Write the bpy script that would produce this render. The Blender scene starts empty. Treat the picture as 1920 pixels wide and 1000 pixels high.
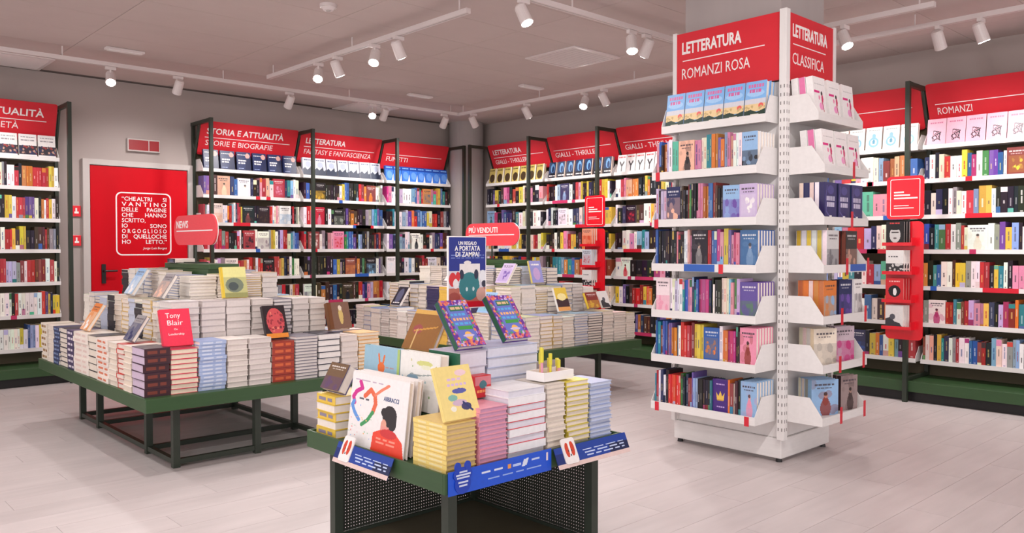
import bpy, math, random
import numpy as np
from mathutils import Vector, Matrix

R = math.radians
rnd = random.Random(11)
sc = bpy.context.scene
col = sc.collection

# ------------------------------------------------------------------ camera, world, exposure
cam_d = bpy.data.cameras.new('camera')
cam_d.sensor_width = 36.0
cam_d.lens = 1522.0 / 1920.0 * 36.0
cam_d.clip_start = 0.05
cam_o = bpy.data.objects.new('camera', cam_d)
col.objects.link(cam_o)
cam_o.location = (0, 0, 1.30)
cam_o.rotation_euler = (R(90 - 1.317), 0, R(-42.9))
sc.camera = cam_o

wd = bpy.data.worlds.new('shop_ambient')
sc.world = wd
wd.use_nodes = True
bgn = wd.node_tree.nodes['Background']
bgn.inputs[0].default_value = (1.0, 0.955, 0.965, 1)
bgn.inputs[1].default_value = 1.15
SPOT_W = 52.0          # power of one track spotlight
sc.view_settings.view_transform = 'Standard'
sc.view_settings.look = 'None'
sc.view_settings.exposure = 0.50
sc.view_settings.gamma = 1.0
sc.view_settings.use_curve_mapping = False

# ------------------------------------------------------------------ helpers
def lin(c):
    out = []
    for v in c[:3]:
        v = v / 255.0
        out.append(v / 12.92 if v <= 0.04045 else ((v + 0.055) / 1.055) ** 2.4)
    return out

MATS = {}
def mat(name, rgb=(200, 200, 200), rough=0.5, var=0.0, scale=20.0, stretch=(1, 1, 1), metal=0.0, emit=0.0, rand=0.0, bump=0.0):
    if name in MATS: return MATS[name]
    m = bpy.data.materials.new(name); m.use_nodes = True
    nt = m.node_tree; b = nt.nodes['Principled BSDF']
    b.inputs['Roughness'].default_value = rough; b.inputs['Metallic'].default_value = metal
    c = lin(rgb); b.inputs['Base Color'].default_value = (*c, 1)
    if emit:
        b.inputs['Emission Color'].default_value = (*c, 1); b.inputs['Emission Strength'].default_value = emit
    if var or rand or bump:
        tc = nt.nodes.new('ShaderNodeTexCoord'); mp = nt.nodes.new('ShaderNodeMapping'); nz = nt.nodes.new('ShaderNodeTexNoise')
        mp.inputs['Scale'].default_value = stretch
        nt.links.new(tc.outputs['Object'], mp.inputs[0])
        nz.inputs['Scale'].default_value = scale; nz.inputs['Detail'].default_value = 5
        hs = nt.nodes.new('ShaderNodeHueSaturation'); hs.inputs['Color'].default_value = (*c, 1)
        mr = nt.nodes.new('ShaderNodeMapRange'); mr.inputs[1].default_value = .3; mr.inputs[2].default_value = .7
        mr.inputs[3].default_value = 1 - var; mr.inputs[4].default_value = 1 + var
        nt.links.new(nz.outputs[0], mr.inputs[0])
        src = mr.outputs[0]
        if rand:
            oi = nt.nodes.new('ShaderNodeObjectInfo'); m2 = nt.nodes.new('ShaderNodeMapRange')
            m2.inputs[3].default_value = 1 - rand; m2.inputs[4].default_value = 1 + rand
            nt.links.new(oi.outputs['Random'], m2.inputs[0])
            mm = nt.nodes.new('ShaderNodeMath'); mm.operation = 'MULTIPLY'
            nt.links.new(src, mm.inputs[0]); nt.links.new(m2.outputs[0], mm.inputs[1]); src = mm.outputs[0]
            va = nt.nodes.new('ShaderNodeVectorMath'); va.operation = 'ADD'
            nt.links.new(tc.outputs['Object'], va.inputs[0]); nt.links.new(oi.outputs['Location'], va.inputs[1])
            nt.links.new(va.outputs[0], mp.inputs[0])
        nt.links.new(src, hs.inputs['Value']); nt.links.new(hs.outputs[0], b.inputs['Base Color'])
        if bump:
            bp = nt.nodes.new('ShaderNodeBump'); bp.inputs['Strength'].default_value = bump; bp.inputs['Distance'].default_value = .002
            nt.links.new(nz.outputs[0], bp.inputs['Height']); nt.links.new(bp.outputs[0], b.inputs['Normal'])
    MATS[name] = m
    return m

def print_mat(name, rough):
    m = bpy.data.materials.new(name); m.use_nodes = True
    nt = m.node_tree; b = nt.nodes['Principled BSDF']
    at = nt.nodes.new('ShaderNodeVertexColor'); at.layer_name = 'Col'
    nz = nt.nodes.new('ShaderNodeTexNoise'); nz.inputs['Scale'].default_value = 60
    tc = nt.nodes.new('ShaderNodeTexCoord'); nt.links.new(tc.outputs['Object'], nz.inputs['Vector'])
    mr = nt.nodes.new('ShaderNodeMapRange'); mr.inputs[3].default_value = .92; mr.inputs[4].default_value = 1.08
    hs = nt.nodes.new('ShaderNodeHueSaturation')
    nt.links.new(nz.outputs[0], mr.inputs[0]); nt.links.new(mr.outputs[0], hs.inputs['Value'])
    nt.links.new(at.outputs[0], hs.inputs['Color']); nt.links.new(hs.outputs[0], b.inputs['Base Color'])
    b.inputs['Roughness'].default_value = rough
    MATS[name] = m
    return m

def perf_mat(name, rgb, pitch, hole, axes, rough=.5):
    """sheet metal with real see-through round holes on a square grid (object coordinates)"""
    m = mat(name, rgb, rough); nt = m.node_tree; b = nt.nodes['Principled BSDF']
    tc = nt.nodes.new('ShaderNodeTexCoord'); sp = nt.nodes.new('ShaderNodeSeparateXYZ')
    nt.links.new(tc.outputs['Object'], sp.inputs[0])
    def M(op, a, bb=None):
        n = nt.nodes.new('ShaderNodeMath'); n.operation = op
        for i, v in enumerate((a, bb)):
            if v is None: continue
            if isinstance(v, (int, float)): n.inputs[i].default_value = v
            else: nt.links.new(v, n.inputs[i])
        return n.outputs[0]
    d = []
    for ax in axes:
        f = M('FRACT', M('ADD', M('DIVIDE', sp.outputs[ax], pitch), 1000.0))
        d.append(M('POWER', M('SUBTRACT', f, 0.5), 2.0))
    r = M('SQRT', M('ADD', d[0], d[1]))
    nt.links.new(M('GREATER_THAN', r, hole), b.inputs['Alpha'])
    return m

PRINT = print_mat('printed_cover', 0.38)
PAPER = print_mat('paper_edges', 0.8)
M_WHITE = mat('white_shelf_metal', (226, 222, 220), .4, var=.03, scale=8)
M_DGREEN = mat('dark_green_steel', (44, 52, 42), .45, var=.08, scale=15)
M_GREEN = mat('green_laminate', (48, 78, 44), .42, var=.06, scale=6)
M_OLIVE = mat('olive_back_panel', (88, 78, 58), .6, var=.08, scale=6)
M_BLACK = mat('black_plastic', (22, 20, 22), .45, var=.1, scale=30)
M_RED = mat('red_sign_panel', (212, 42, 54), .42, var=.03, scale=5)
M_DOOR = mat('red_door_film', (196, 4, 24), .55, var=.04, scale=4)
M_REDPL = mat('red_acrylic', (222, 24, 40), .25, var=.03, scale=8)
M_SIGNW = mat('white_lettering', (240, 236, 234), .5, var=.02, scale=30)
M_WALL = mat('grey_painted_wall', (174, 162, 157), .8, var=.04, scale=3, bump=.05)
M_COLUMN = mat('grey_painted_column', (166, 157, 155), .7, var=.04, scale=3)
M_CEIL = mat('ceiling_panel_paint', (202, 186, 181), .85, var=.02, scale=4, rand=.015)
M_SEAM = mat('ceiling_seam', (120, 108, 104), .9, var=.05, scale=10)
M_PLANK = mat('greige_wood_tile', (200, 190, 189), .42, var=.07, scale=2.2, stretch=(.7, 9, 1), rand=.02, bump=.05)
M_GROUT = mat('floor_grout', (200, 188, 185), .8, var=.05, scale=30)
M_TRACK = mat('white_track_enamel', (224, 214, 212), .35, var=.02, scale=20)
M_LENS = mat('lamp_lens', (255, 246, 240), .3, emit=40.0)
M_PERF = perf_mat('perforated_dark_steel', (40, 42, 34), .014, .17, (0, 2))
M_PERFW = perf_mat('perforated_white_steel', (222, 218, 216), .022, .25, (0, 1))
M_GREYM = mat('grey_frame_metal', (190, 182, 178), .5, var=.03, scale=10)

for _m, _v in ((M_DOOR, .15), (M_RED, .35)): _m.node_tree.nodes['Principled BSDF'].inputs['Specular IOR Level'].default_value = _v

class MB:
    """collects faces with a colour each; builds ONE mesh object"""
    def __init__(s): s.v = []; s.f = []; s.c = []; s.mi = []
    def face(s, pts, c=(200, 200, 200), mi=0):
        n = len(s.v); s.v.extend([tuple(p) for p in pts]); s.f.append(tuple(range(n, n + len(pts)))); s.c.append(c); s.mi.append(mi)
        return s
    def box(s, x0, x1, y0, y1, z0, z1, c=(200, 200, 200), M=None, mi=0, skip=''):
        p = [(x0, y0, z0), (x1, y0, z0), (x1, y1, z0), (x0, y1, z0), (x0, y0, z1), (x1, y0, z1), (x1, y1, z1), (x0, y1, z1)]
        if M is not None: p = [tuple(M @ Vector(q)) for q in p]
        n = len(s.v); s.v.extend(p)
        for k, q in zip('bfrkLt', ((0, 3, 2, 1), (0, 1, 5, 4), (1, 2, 6, 5), (2, 3, 7, 6), (3, 0, 4, 7), (4, 5, 6, 7))):
            if k in skip: continue
            s.f.append(tuple(n + i for i in q)); s.c.append(c); s.mi.append(mi)
        return s
    def prism(s, pts, a0, a1, axis='x', c=(200, 200, 200), mi=0):
        """polygon pts (two coordinates) extruded along axis"""
        def P(q, a):
            return {'x': (a, q[0], q[1]), 'y': (q[0], a, q[1]), 'z': (q[0], q[1], a)}[axis]
        n = len(pts)
        A = [P(q, a0) for q in pts]; B = [P(q, a1) for q in pts]
        base = len(s.v); s.v.extend(A + B)
        area = sum(pts[i][0] * pts[(i + 1) % n][1] - pts[(i + 1) % n][0] * pts[i][1] for i in range(n))
        flip = (area < 0) ^ (axis == 'y') ^ (a1 < a0)
        fa = list(range(base + n - 1, base - 1, -1)); fb = list(range(base + n, base + 2 * n))
        sides = [(base + i, base + (i + 1) % n, base + n + (i + 1) % n, base + n + i) for i in range(n)]
        for f in [fa, fb] + sides:
            s.f.append(tuple(reversed(f)) if flip else tuple(f)); s.c.append(c); s.mi.append(mi)
        return s
    def tube(s, p0, p1, r0, r1=None, n=12, c=(200, 200, 200), mi=0, caps=True):
        r1 = r0 if r1 is None else r1
        p0, p1 = Vector(p0), Vector(p1); d = (p1 - p0).normalized()
        a = d.orthogonal().normalized(); b = d.cross(a); base = len(s.v)
        for p, r in ((p0, r0), (p1, r1)):
            for i in range(n):
                t = 2 * math.pi * i / n; s.v.append(tuple(p + (a * math.cos(t) + b * math.sin(t)) * r))
        for i in range(n):
            j = (i + 1) % n; s.f.append((base + i, base + j, base + n + j, base + n + i)); s.c.append(c); s.mi.append(mi)
        if caps:
            s.f.append(tuple(base + i for i in reversed(range(n)))); s.f.append(tuple(base + n + i for i in range(n))); s.c += [c, c]; s.mi += [mi, mi]
        return s
    def mesh(s, name, mats, colours=False):
        me = bpy.data.meshes.new(name); me.from_pydata(s.v, [], s.f)
        for m in (mats if isinstance(mats, (list, tuple)) else [mats]): me.materials.append(m)
        if any(s.mi): me.polygons.foreach_set('material_index', s.mi)
        if colours:
            at = me.color_attributes.new('Col', 'FLOAT_COLOR', 'CORNER')
            cache = {}
            buf = []
            for f, c in zip(s.f, s.c):
                l = cache.get(c)
                if l is None: l = cache[c] = (*lin(c), 1.0)
                buf.extend(l * len(f))
            at.data.foreach_set('color', buf)
        me.update()
        return me
    def build(s, name, mats, parent=None, colours=False, bevel=0, M=None):
        return link(name, s.mesh(name, mats, colours), parent, bevel, M)

def link(name, me, parent=None, bevel=0, M=None):
    o = bpy.data.objects.new(name, me); col.objects.link(o)
    if parent is not None: o.parent = parent
    if M is not None: o.matrix_basis = M
    if bevel:
        b = o.modifiers.new('bevel', 'BEVEL'); b.width = bevel; b.segments = 2; b.limit_method = 'ANGLE'
    return o

def tag(o, label, cat, group=None):
    if not 4 <= len(label.split()) <= 16: print('LABEL', len(label.split()), label)
    o['label'] = label; o['category'] = cat
    if group: o['group'] = group
    return o
def thing(name, label, cat, M=None, group=None):
    o = bpy.data.objects.new(name, None); o.empty_display_size = .05; col.objects.link(o)
    if M is not None: o.matrix_basis = M
    return tag(o, label, cat, group)
def struct(o): o['kind'] = 'structure'; return o
def T(x, y, z): return Matrix.Translation((x, y, z))
def RZ(a): return Matrix.Rotation(R(a), 4, 'Z')
def RX(a): return Matrix.Rotation(R(a), 4, 'X')
FX = RZ(-90)          # local front (-y) turned to face -X: local x runs along world -Y
ORD = ['zeroth', 'first', 'second', 'third', 'fourth', 'fifth', 'sixth', 'seventh', 'eighth', 'ninth', 'tenth', 'eleventh', 'twelfth',
       'thirteenth', 'fourteenth', 'fifteenth', 'sixteenth', 'seventeenth', 'eighteenth', 'nineteenth', 'twentieth', '21st', '22nd', '23rd',
       '24th', '25th', '26th', '27th', '28th', '29th', '30th', '31st', '32nd', '33rd', '34th', '35th', '36th', '37th', '38th', '39th', '40th']

TEXT = {}
def text(body, cap, parent, M, name='lettering', width=None, m=None, bold=0.0, align='L', shear=0.0, thick=.0012, spacing=1.0):
    """flat lettering: mesh in local x (right), y (up); cap = capital height, width = fitted width"""
    key = (body, bold, shear, spacing)
    if key not in TEXT:
        cu = bpy.data.curves.new('txt', 'FONT'); cu.body = body; cu.size = 1.0; cu.offset = bold; cu.shear = shear
        cu.resolution_u = 2; cu.fill_mode = 'FRONT'; cu.space_character = spacing; cu.extrude = 0.02
        to = bpy.data.objects.new('txt', cu)
        me = bpy.data.meshes.new_from_object(to)
        bpy.data.objects.remove(to); bpy.data.curves.remove(cu)
        n = len(me.vertices); co = np.empty(n * 3); me.vertices.foreach_get('co', co); co = co.reshape(-1, 3)
        co[:, 0] -= co[:, 0].min()
        TEXT[key] = (me, co)
    me0, co = TEXT[key]
    me = me0.copy(); c = co.copy()
    s = cap / 0.69
    w = c[:, 0].max() * s
    sx = s if width is None else s * width / w
    w = c[:, 0].max() * sx
    c[:, 0] *= sx; c[:, 1] *= s; c[:, 2] *= thick / .04
    if align == 'C': c[:, 0] -= w / 2
    if align == 'R': c[:, 0] -= w
    me.vertices.foreach_set('co', c.reshape(-1)); me.update()
    me.materials.clear(); me.materials.append(m or M_SIGNW)
    return link(name, me, parent, 0, M)

def rrect(x0, x1, z0, z1, r, n=6):
    pts = []
    for cx, cz, a0 in ((x1 - r, z0 + r, -90), (x1 - r, z1 - r, 0), (x0 + r, z1 - r, 90), (x0 + r, z0 + r, 180)):
        for i in range(n + 1):
            a = R(a0 + 90 * i / n); pts.append((cx + r * math.cos(a), cz + r * math.sin(a)))
    return pts
def ring(mb, outer, inner, y0, y1, c=(240, 236, 234)):
    n = len(outer)
    for i in range(n):
        j = (i + 1) % n
        a, b, d, e = outer[i], outer[j], inner[j], inner[i]
        mb.face([(a[0], y0, a[1]), (b[0], y0, b[1]), (d[0], y0, d[1]), (e[0], y0, e[1])], c)
        mb.face([(a[0], y0, a[1]), (a[0], y1, a[1]), (b[0], y1, b[1]), (b[0], y0, b[1])], c)
        mb.face([(e[0], y0, e[1]), (d[0], y0, d[1]), (d[0], y1, d[1]), (e[0], y1, e[1])], c)

# ------------------------------------------------------------------ colours
PAL = dict(W=(236, 232, 230), C=(226, 212, 194), K=(30, 27, 32), N=(34, 40, 84), B=(48, 92, 166), L=(142, 178, 216), T=(42, 134, 146),
           G=(66, 126, 72), Y=(228, 194, 64), O=(218, 122, 52), R=(196, 38, 46), P=(228, 142, 168), M=(184, 46, 112), V=(104, 72, 156),
           Z=(192, 172, 208), D=(72, 46, 42), A=(142, 138, 140), S=(232, 178, 154), E=(134, 50, 42), Q=(96, 190, 160), H=(224, 60, 46))
CNAME = dict(W='white', C='cream', K='black', N='navy', B='blue', L='pale blue', T='teal', G='green', Y='yellow', O='orange', R='red',
             P='pink', M='magenta', V='violet', Z='lilac', D='dark brown', A='grey', S='peach', E='rust red', Q='mint', H='vermilion')
def jit(c, a=12):
    f = rnd.uniform(0, .28); g = rnd.choice((40, 110, 150))
    return tuple(int(max(8, min(245, (v + rnd.uniform(-a, a)) * (1 - f) + g * f))) if max(c) - min(c) > 40 else int(max(8, min(245, v + rnd.uniform(-a, a)))) for v in c)
PAGE = (232, 222, 212)

# ------------------------------------------------------------------ painted covers (flat print)
class Cv:
    def __init__(s, w, h, base):
        w, h = w * 2, h * 2
        s.w, s.h = w, h; s.a = np.zeros((h, w, 3)); s.a[:] = base
        yy, xx = np.mgrid[0:h, 0:w]; s.x = (xx + .5) / w; s.y = (yy + .5) / h
    def rect(s, x0, y0, x1, y1, c): s.a[(s.x >= x0) & (s.x < x1) & (s.y >= y0) & (s.y < y1)] = c; return s
    def ell(s, cx, cy, rx, ry, c): s.a[((s.x - cx) / rx) ** 2 + ((s.y - cy) / ry) ** 2 < 1] = c; return s
    def poly(s, pts, c):
        ins = np.zeros((s.h, s.w), bool); n = len(pts)
        for i in range(n):
            (x0, y0), (x1, y1) = pts[i], pts[(i + 1) % n]
            if y0 == y1: continue
            cr = ((y0 > s.y) != (y1 > s.y)) & (s.x < (x1 - x0) * (s.y - y0) / (y1 - y0) + x0); ins ^= cr
        s.a[ins] = c; return s
    def line(s, x0, y0, x1, y1, w, c):
        dx, dy = x1 - x0, y1 - y0; L2 = dx * dx + dy * dy + 1e-9
        t = np.clip(((s.x - x0) * dx + (s.y - y0) * dy) / L2, 0, 1)
        s.a[np.hypot(s.x - x0 - t * dx, s.y - y0 - t * dy) < w] = c; return s
    def path(s, pts, w, c):
        for p, q in zip(pts, pts[1:]): s.line(*p, *q, w, c)
        return s
    def words(s, x0, y, x1, h, c, seed=0):
        """a line of illegibly small print"""
        r = random.Random(seed); x = x0
        while x < x1 - .03:
            w = r.uniform(.06, .16); s.rect(x, y, min(x + w, x1), y + h, c); x += w + .035
        return s
    def speck(s, n, c, r=.03, seed=1, box=(0, 0, 1, 1)):
        q = random.Random(seed)
        for i in range(n):
            s.ell(q.uniform(box[0], box[2]), q.uniform(box[1], box[3]), r * q.uniform(.5, 1.3), r * q.uniform(.4, 1), c if isinstance(c, tuple) else q.choice(c))
        return s
    def quads(s, mb, x0, x1, z0, z1, y):
        """adds the picture to a mesh as a grid facing -y"""
        xs = [x0 + (x1 - x0) * i / s.w for i in range(s.w + 1)]; zs = [z0 + (z1 - z0) * i / s.h for i in range(s.h + 1)]
        for j in range(s.h):
            i = 0
            while i < s.w:                      # merge equal cells of a row
                k = i
                while k + 1 < s.w and (s.a[j, k + 1] == s.a[j, i]).all(): k += 1
                mb.face([(xs[i], y, zs[j]), (xs[k + 1], y, zs[j]), (xs[k + 1], y, zs[j + 1]), (xs[i], y, zs[j + 1])], tuple(int(v) for v in s.a[j, i]))
                i = k + 1
        return mb

W_, K_ = (238, 234, 232), (26, 24, 28)
def cv_crowd():
    c = Cv(18, 26, (236, 232, 230)); c.rect(0, .08, 1, .48, (52, 46, 58)); c.speck(26, [(190, 150, 130), (90, 70, 70), (40, 50, 90), (150, 60, 60)], .07, 3, (0, .1, 1, .46))
    c.words(.12, .84, .9, .05, (150, 146, 150), 1).words(.12, .7, .9, .05, (150, 146, 150), 2); return c
def cv_navy():
    c = Cv(18, 26, (36, 48, 92)); c.ell(.78, .8, .16, .14, (206, 160, 150)).poly([(.55, 0), (1, 0), (1, .7), (.7, .66)], (28, 36, 72))
    c.words(.08, .82, .6, .05, W_, 4).words(.12, .5, .66, .08, W_, 5).words(.12, .36, .6, .08, W_, 6).words(.1, .1, .5, .03, (150, 165, 205), 7); return c
def cv_mount():
    c = Cv(18, 26, (206, 212, 226)); c.poly([(0, 0), (0, .34), (.2, .46), (.4, .3), (.62, .44), (.85, .28), (1, .36), (1, 0)], (44, 54, 76))
    c.ell(.5, .62, .26, .16, (178, 188, 210)).words(.14, .84, .86, .06, (90, 100, 130), 2).ell(.72, .4, .05, .12, (34, 40, 58)); return c
def cv_blue():
    c = Cv(18, 26, (62, 124, 222)); c.rect(0, .74, 1, 1, (30, 74, 170)).ell(.5, .4, .34, .26, (104, 156, 236)).poly([(.7, 0), (1, 0), (1, .5)], (228, 234, 244)).words(.1, .84, .9, .08, (140, 190, 250), 3); return c
def cv_gold():
    c = Cv(18, 26, (196, 176, 98)); c.ell(.45, .34, .36, .28, (66, 52, 32)).rect(.82, 0, 1, 1, (230, 222, 200)).words(.08, .82, .76, .08, (74, 60, 30), 5); return c
def cv_bluefig():
    c = Cv(18, 26, (34, 56, 96)); c.rect(0, 0, 1, .3, (20, 26, 42)).ell(.5, .62, .26, .3, (116, 170, 220)).ell(.55, .55, .14, .2, (30, 60, 110)).words(.12, .12, .88, .08, W_, 2).rect(.9, 0, 1, 1, (216, 190, 170)); return c
def cv_whitey():
    c = Cv(18, 26, (238, 232, 230)); c.words(.1, .82, .9, .09, (206, 70, 70), 2).path([(.28, .58), (.5, .36), (.72, .58)], .06, (60, 52, 56)).line(.5, .36, .5, .1, .055, (60, 52, 56)); return c
def cv_bell():
    c = Cv(18, 26, (238, 232, 224)); c.ell(.5, .34, .32, .22, (132, 184, 204)).ell(.5, .34, .2, .13, (232, 230, 224)).ell(.5, .36, .09, .1, (84, 150, 178)).ell(.5, .62, .12, .1, (132, 184, 204)).words(.16, .84, .84, .04, (170, 168, 166), 2); return c
def cv_pink():
    c = Cv(20, 28, (240, 176, 194)); q = random.Random(4); p = [(q.uniform(.22, .78), q.uniform(.1, .58)) for _ in range(15)]
    c.path(p, .016, (64, 48, 60)).words(.16, .82, .84, .05, (200, 110, 140), 4); return c
def cv_sky():
    c = Cv(30, 42, (128, 180, 232)); c.rect(0, .34, 1, .5, (206, 206, 214)).rect(0, .14, 1, .36, (228, 200, 150)).poly([(0, 0), (0, .16), (.3, .2), (.6, .12), (1, .2), (1, 0)], (34, 58, 48))
    c.ell(.5, .66, .42, .1, (160, 200, 240)).words(.14, .82, .86, .1, (214, 110, 164), 7).words(.2, .68, .76, .09, (206, 100, 158), 8).ell(.78, .3, .12, .07, (226, 96, 90)).speck(10, (196, 168, 116), .05, 6, (0, .18, 1, .3)).rect(.3, .03, .7, .07, (214, 206, 190)); return c
def cv_pinkgirl():
    c = Cv(28, 40, (240, 235, 234)); c.rect(.06, .58, .5, .64, (216, 44, 128)).ell(.66, .58, .07, .06, (40, 32, 34)).ell(.7, .44, .08, .11, (206, 60, 110)).ell(.45, .46, .06, .06, (232, 130, 170)).ell(.6, .24, .17, .1, (240, 150, 206))
    c.line(.7, .34, .78, .12, .025, (176, 70, 80)).line(.62, .34, .6, .16, .02, (232, 190, 180)).words(.12, .8, .9, .03, (196, 192, 192), 4); return c
def cv_navygold():
    c = Cv(26, 36, (34, 30, 96)); c.ell(.5, .8, .26, .12, (66, 60, 132)).words(.16, .5, .86, .12, (196, 190, 214), 4).words(.2, .34, .8, .12, (196, 190, 214), 5).path([(.2, .9), (.1, .6), (.14, .2), (.4, .08)], .02, (86, 80, 150)).rect(.4, .05, .6, .1, W_); return c
def cv_crown():
    c = Cv(30, 40, (66, 30, 118)); c.poly([(.28, .38), (.22, .62), (.38, .5), (.5, .66), (.62, .5), (.78, .62), (.72, .38)], (226, 186, 80)).rect(.3, .36, .7, .4, (200, 150, 60)).words(.22, .84, .8, .04, (190, 160, 215), 2).words(.26, .16, .76, .035, (190, 160, 215), 3); return c
def cv_kang():
    c = Cv(46, 40, (148, 186, 206)); c.rect(0, 0, 1, .36, (22, 96, 92)); c.ell(.52, .1, .32, .34, (216, 66, 44)).ell(.5, .62, .1, .1, (226, 110, 48)).ell(.5, .48, .07, .12, (226, 110, 48))
    c.line(.46, .68, .42, .86, .022, (226, 110, 48)).line(.54, .68, .58, .84, .022, (226, 110, 48)).rect(.86, 0, 1, .36, (40, 52, 44)).rect(.94, .36, 1, 1, (170, 196, 110)).words(.62, .62, .88, .03, (180, 150, 150), 3); return c
def cv_plant():
    c = Cv(40, 34, (232, 230, 226)); c.path([(.1, .5), (.3, .62), (.5, .6), (.9, .66)], .01, (150, 160, 160)).ell(.5, .42, .12, .08, (74, 130, 76)).ell(.34, .56, .14, .05, (120, 150, 170)).ell(.62, .82, .2, .05, (206, 208, 130)).ell(.66, .76, .12, .04, (226, 226, 200)).speck(12, [(160, 190, 200), (200, 190, 120), (140, 170, 120)], .03, 4, (.05, .1, .95, .9)); return c
def cv_abbracci():
    c = Cv(74, 60, (238, 233, 232))
    c.path([(.16, .88), (.2, .8), (.1, .74), (.05, .66), (.08, .58)], .03, (206, 40, 140)).path([(.07, .6), (.04, .54), (.1, .44), (.18, .36)], .028, (96, 150, 220))
    c.path([(.26, .7), (.36, .8), (.44, .72), (.46, .62), (.42, .5)], .032, (226, 104, 70)).path([(.42, .5), (.34, .38), (.24, .3)], .026, (60, 150, 90)).path([(.44, .74), (.54, .82), (.66, .9)], .02, (232, 130, 100))
    c.ell(.72, .5, .12, .145, (38, 30, 34)).ell(.76, .42, .08, .11, (38, 30, 34)).ell(.62, .54, .05, .06, (38, 30, 34)).ell(.63, .36, .05, .09, (226, 160, 140)).rect(.58, .27, .72, .36, (228, 150, 140))
    c.poly([(.44, 0), (.46, .24), (.58, .3), (.72, .25), (.84, .3), (.96, .2), (1, 0)], (236, 70, 48)).ell(.72, .27, .14, .06, (206, 50, 52)).words(.52, .17, .9, .018, (250, 150, 130), 4).words(.52, .12, .9, .018, (250, 150, 130), 6)
    c.words(.16, .64, .34, .03, (90, 90, 100), 3).words(.06, .9, .56, .014, (190, 170, 190), 8).speck(22, [(226, 120, 110), (120, 160, 220), (240, 190, 120), (150, 200, 160)], .012, 7, (0, .05, .42, .6)); return c
def cv_yellowbook():
    c = Cv(44, 54, (240, 218, 140)); c.words(.3, .72, .72, .05, (222, 190, 220), 3).words(.26, .62, .8, .05, (214, 186, 220), 4).ell(.56, .52, .2, .05, (92, 96, 170)).ell(.34, .4, .13, .06, (132, 186, 170)).ell(.5, .3, .2, .06, (208, 180, 200)).ell(.66, .22, .14, .07, (70, 66, 110)).line(.6, .3, .8, .14, .025, (54, 60, 110)).ell(.3, .2, .08, .05, (240, 236, 220)).ell(.7, .86, .16, .06, (238, 206, 210)); return c
def cv_purple():
    c = Cv(50, 70, (104, 118, 196)); c.a[(c.x < .17) | (c.x > .83) | (c.y < .13) | (c.y > .9)] = (104, 52, 148)
    c.speck(46, [(206, 90, 110), (150, 90, 190), (226, 130, 90), (80, 150, 110), (196, 180, 226)], .045, 3, (0, 0, 1, .14)).speck(40, [(206, 90, 110), (150, 90, 190), (226, 130, 90), (80, 150, 110), (190, 170, 220)], .04, 5, (0, 0, .16, 1)).speck(40, [(206, 90, 110), (150, 90, 190), (226, 130, 90), (80, 150, 110), (190, 170, 220)], .04, 6, (.84, 0, 1, 1)).speck(30, [(206, 90, 110), (150, 90, 190), (226, 130, 90), (196, 180, 226)], .04, 9, (0, .9, 1, 1))
    c.rect(.26, .76, .78, .88, (44, 112, 84)).words(.3, .79, .74, .06, (220, 186, 140), 2).words(.22, .66, .8, .05, (90, 170, 226), 3).words(.24, .55, .78, .06, (236, 178, 120), 4).words(.24, .46, .8, .045, (90, 170, 226), 5).rect(.28, .35, .8, .43, (66, 150, 72)).ell(.54, .22, .13, .085, (236, 180, 90)).ell(.54, .22, .2, .03, (206, 190, 220)); return c
def cv_red_text():
    return Cv(2, 2, (226, 52, 80))
def cv_ornate():
    c = Cv(26, 36, (40, 30, 34)); c.ell(.5, .5, .4, .42, (200, 80, 84)).speck(24, [(150, 50, 60), (226, 130, 110), (110, 50, 60)], .06, 4, (.16, .2, .84, .8)).rect(0, 0, 1, .14, (226, 140, 52)); return c
def cv_brown():
    c = Cv(24, 30, (124, 92, 76)); c.rect(0, 0, .16, 1, (110, 66, 34)).ell(.56, .5, .1, .34, (206, 180, 110)).ell(.56, .78, .08, .1, (226, 210, 190)); return c
def cv_land():
    c = Cv(26, 34, (192, 190, 130)); c.rect(0, .66, 1, 1, (226, 222, 150)).ell(.5, .4, .36, .24, (120, 130, 110)).ell(.45, .36, .2, .14, (74, 84, 84)).rect(0, 0, 1, .14, (150, 150, 96)).rect(0, 0, .07, 1, (222, 190, 60)); return c
def cv_yelldark():
    c = Cv(22, 30, (60, 40, 44)); c.rect(0, .52, 1, 1, (222, 190, 70)).ell(.5, .6, .36, .16, (240, 226, 160)).rect(0, 0, 1, .16, (226, 160, 90)); return c
def cv_lilac():
    c = Cv(20, 28, (146, 148, 206)); c.ell(.5, .4, .3, .28, (190, 160, 206)).words(.15, .78, .85, .07, W_, 3); return c
def cv_darkphoto():
    c = Cv(22, 30, (36, 36, 48)); c.ell(.5, .5, .3, .4, (86, 90, 116)).words(.15, .1, .85, .05, W_, 2); return c
def cv_face():
    c = Cv(20, 28, (30, 28, 30)); c.ell(.5, .42, .3, .34, (200, 196, 194)).rect(.3, .5, .7, .56, (80, 76, 76)).ell(.5, .28, .1, .04, (110, 100, 100)).ell(.5, .76, .34, .14, (24, 22, 24)).words(.2, .9, .8, .05, (200, 60, 60), 1); return c
def cv_bw():
    c = Cv(20, 28, (228, 224, 222)); c.rect(0, 0, 1, .42, (50, 48, 52)).speck(16, (206, 202, 200), .07, 3, (0, 0, 1, .42)).words(.15, .7, .7, .05, (90, 88, 90), 3); return c
def cv_seal():
    c = Cv(20, 28, (206, 40, 48)); c.ell(.5, .45, .34, .25, (24, 22, 24)).ell(.52, .42, .1, .16, (236, 232, 230)).words(.2, .84, .8, .05, (236, 180, 176), 3); return c
def cv_city():
    c = Cv(20, 28, (226, 222, 220)); c.poly([(0, 0), (0, .4), (.3, .5), (.5, .3), (.8, .24), (1, 0)], (54, 54, 60)).ell(.4, .5, .16, .12, (84, 84, 92)); return c
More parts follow.
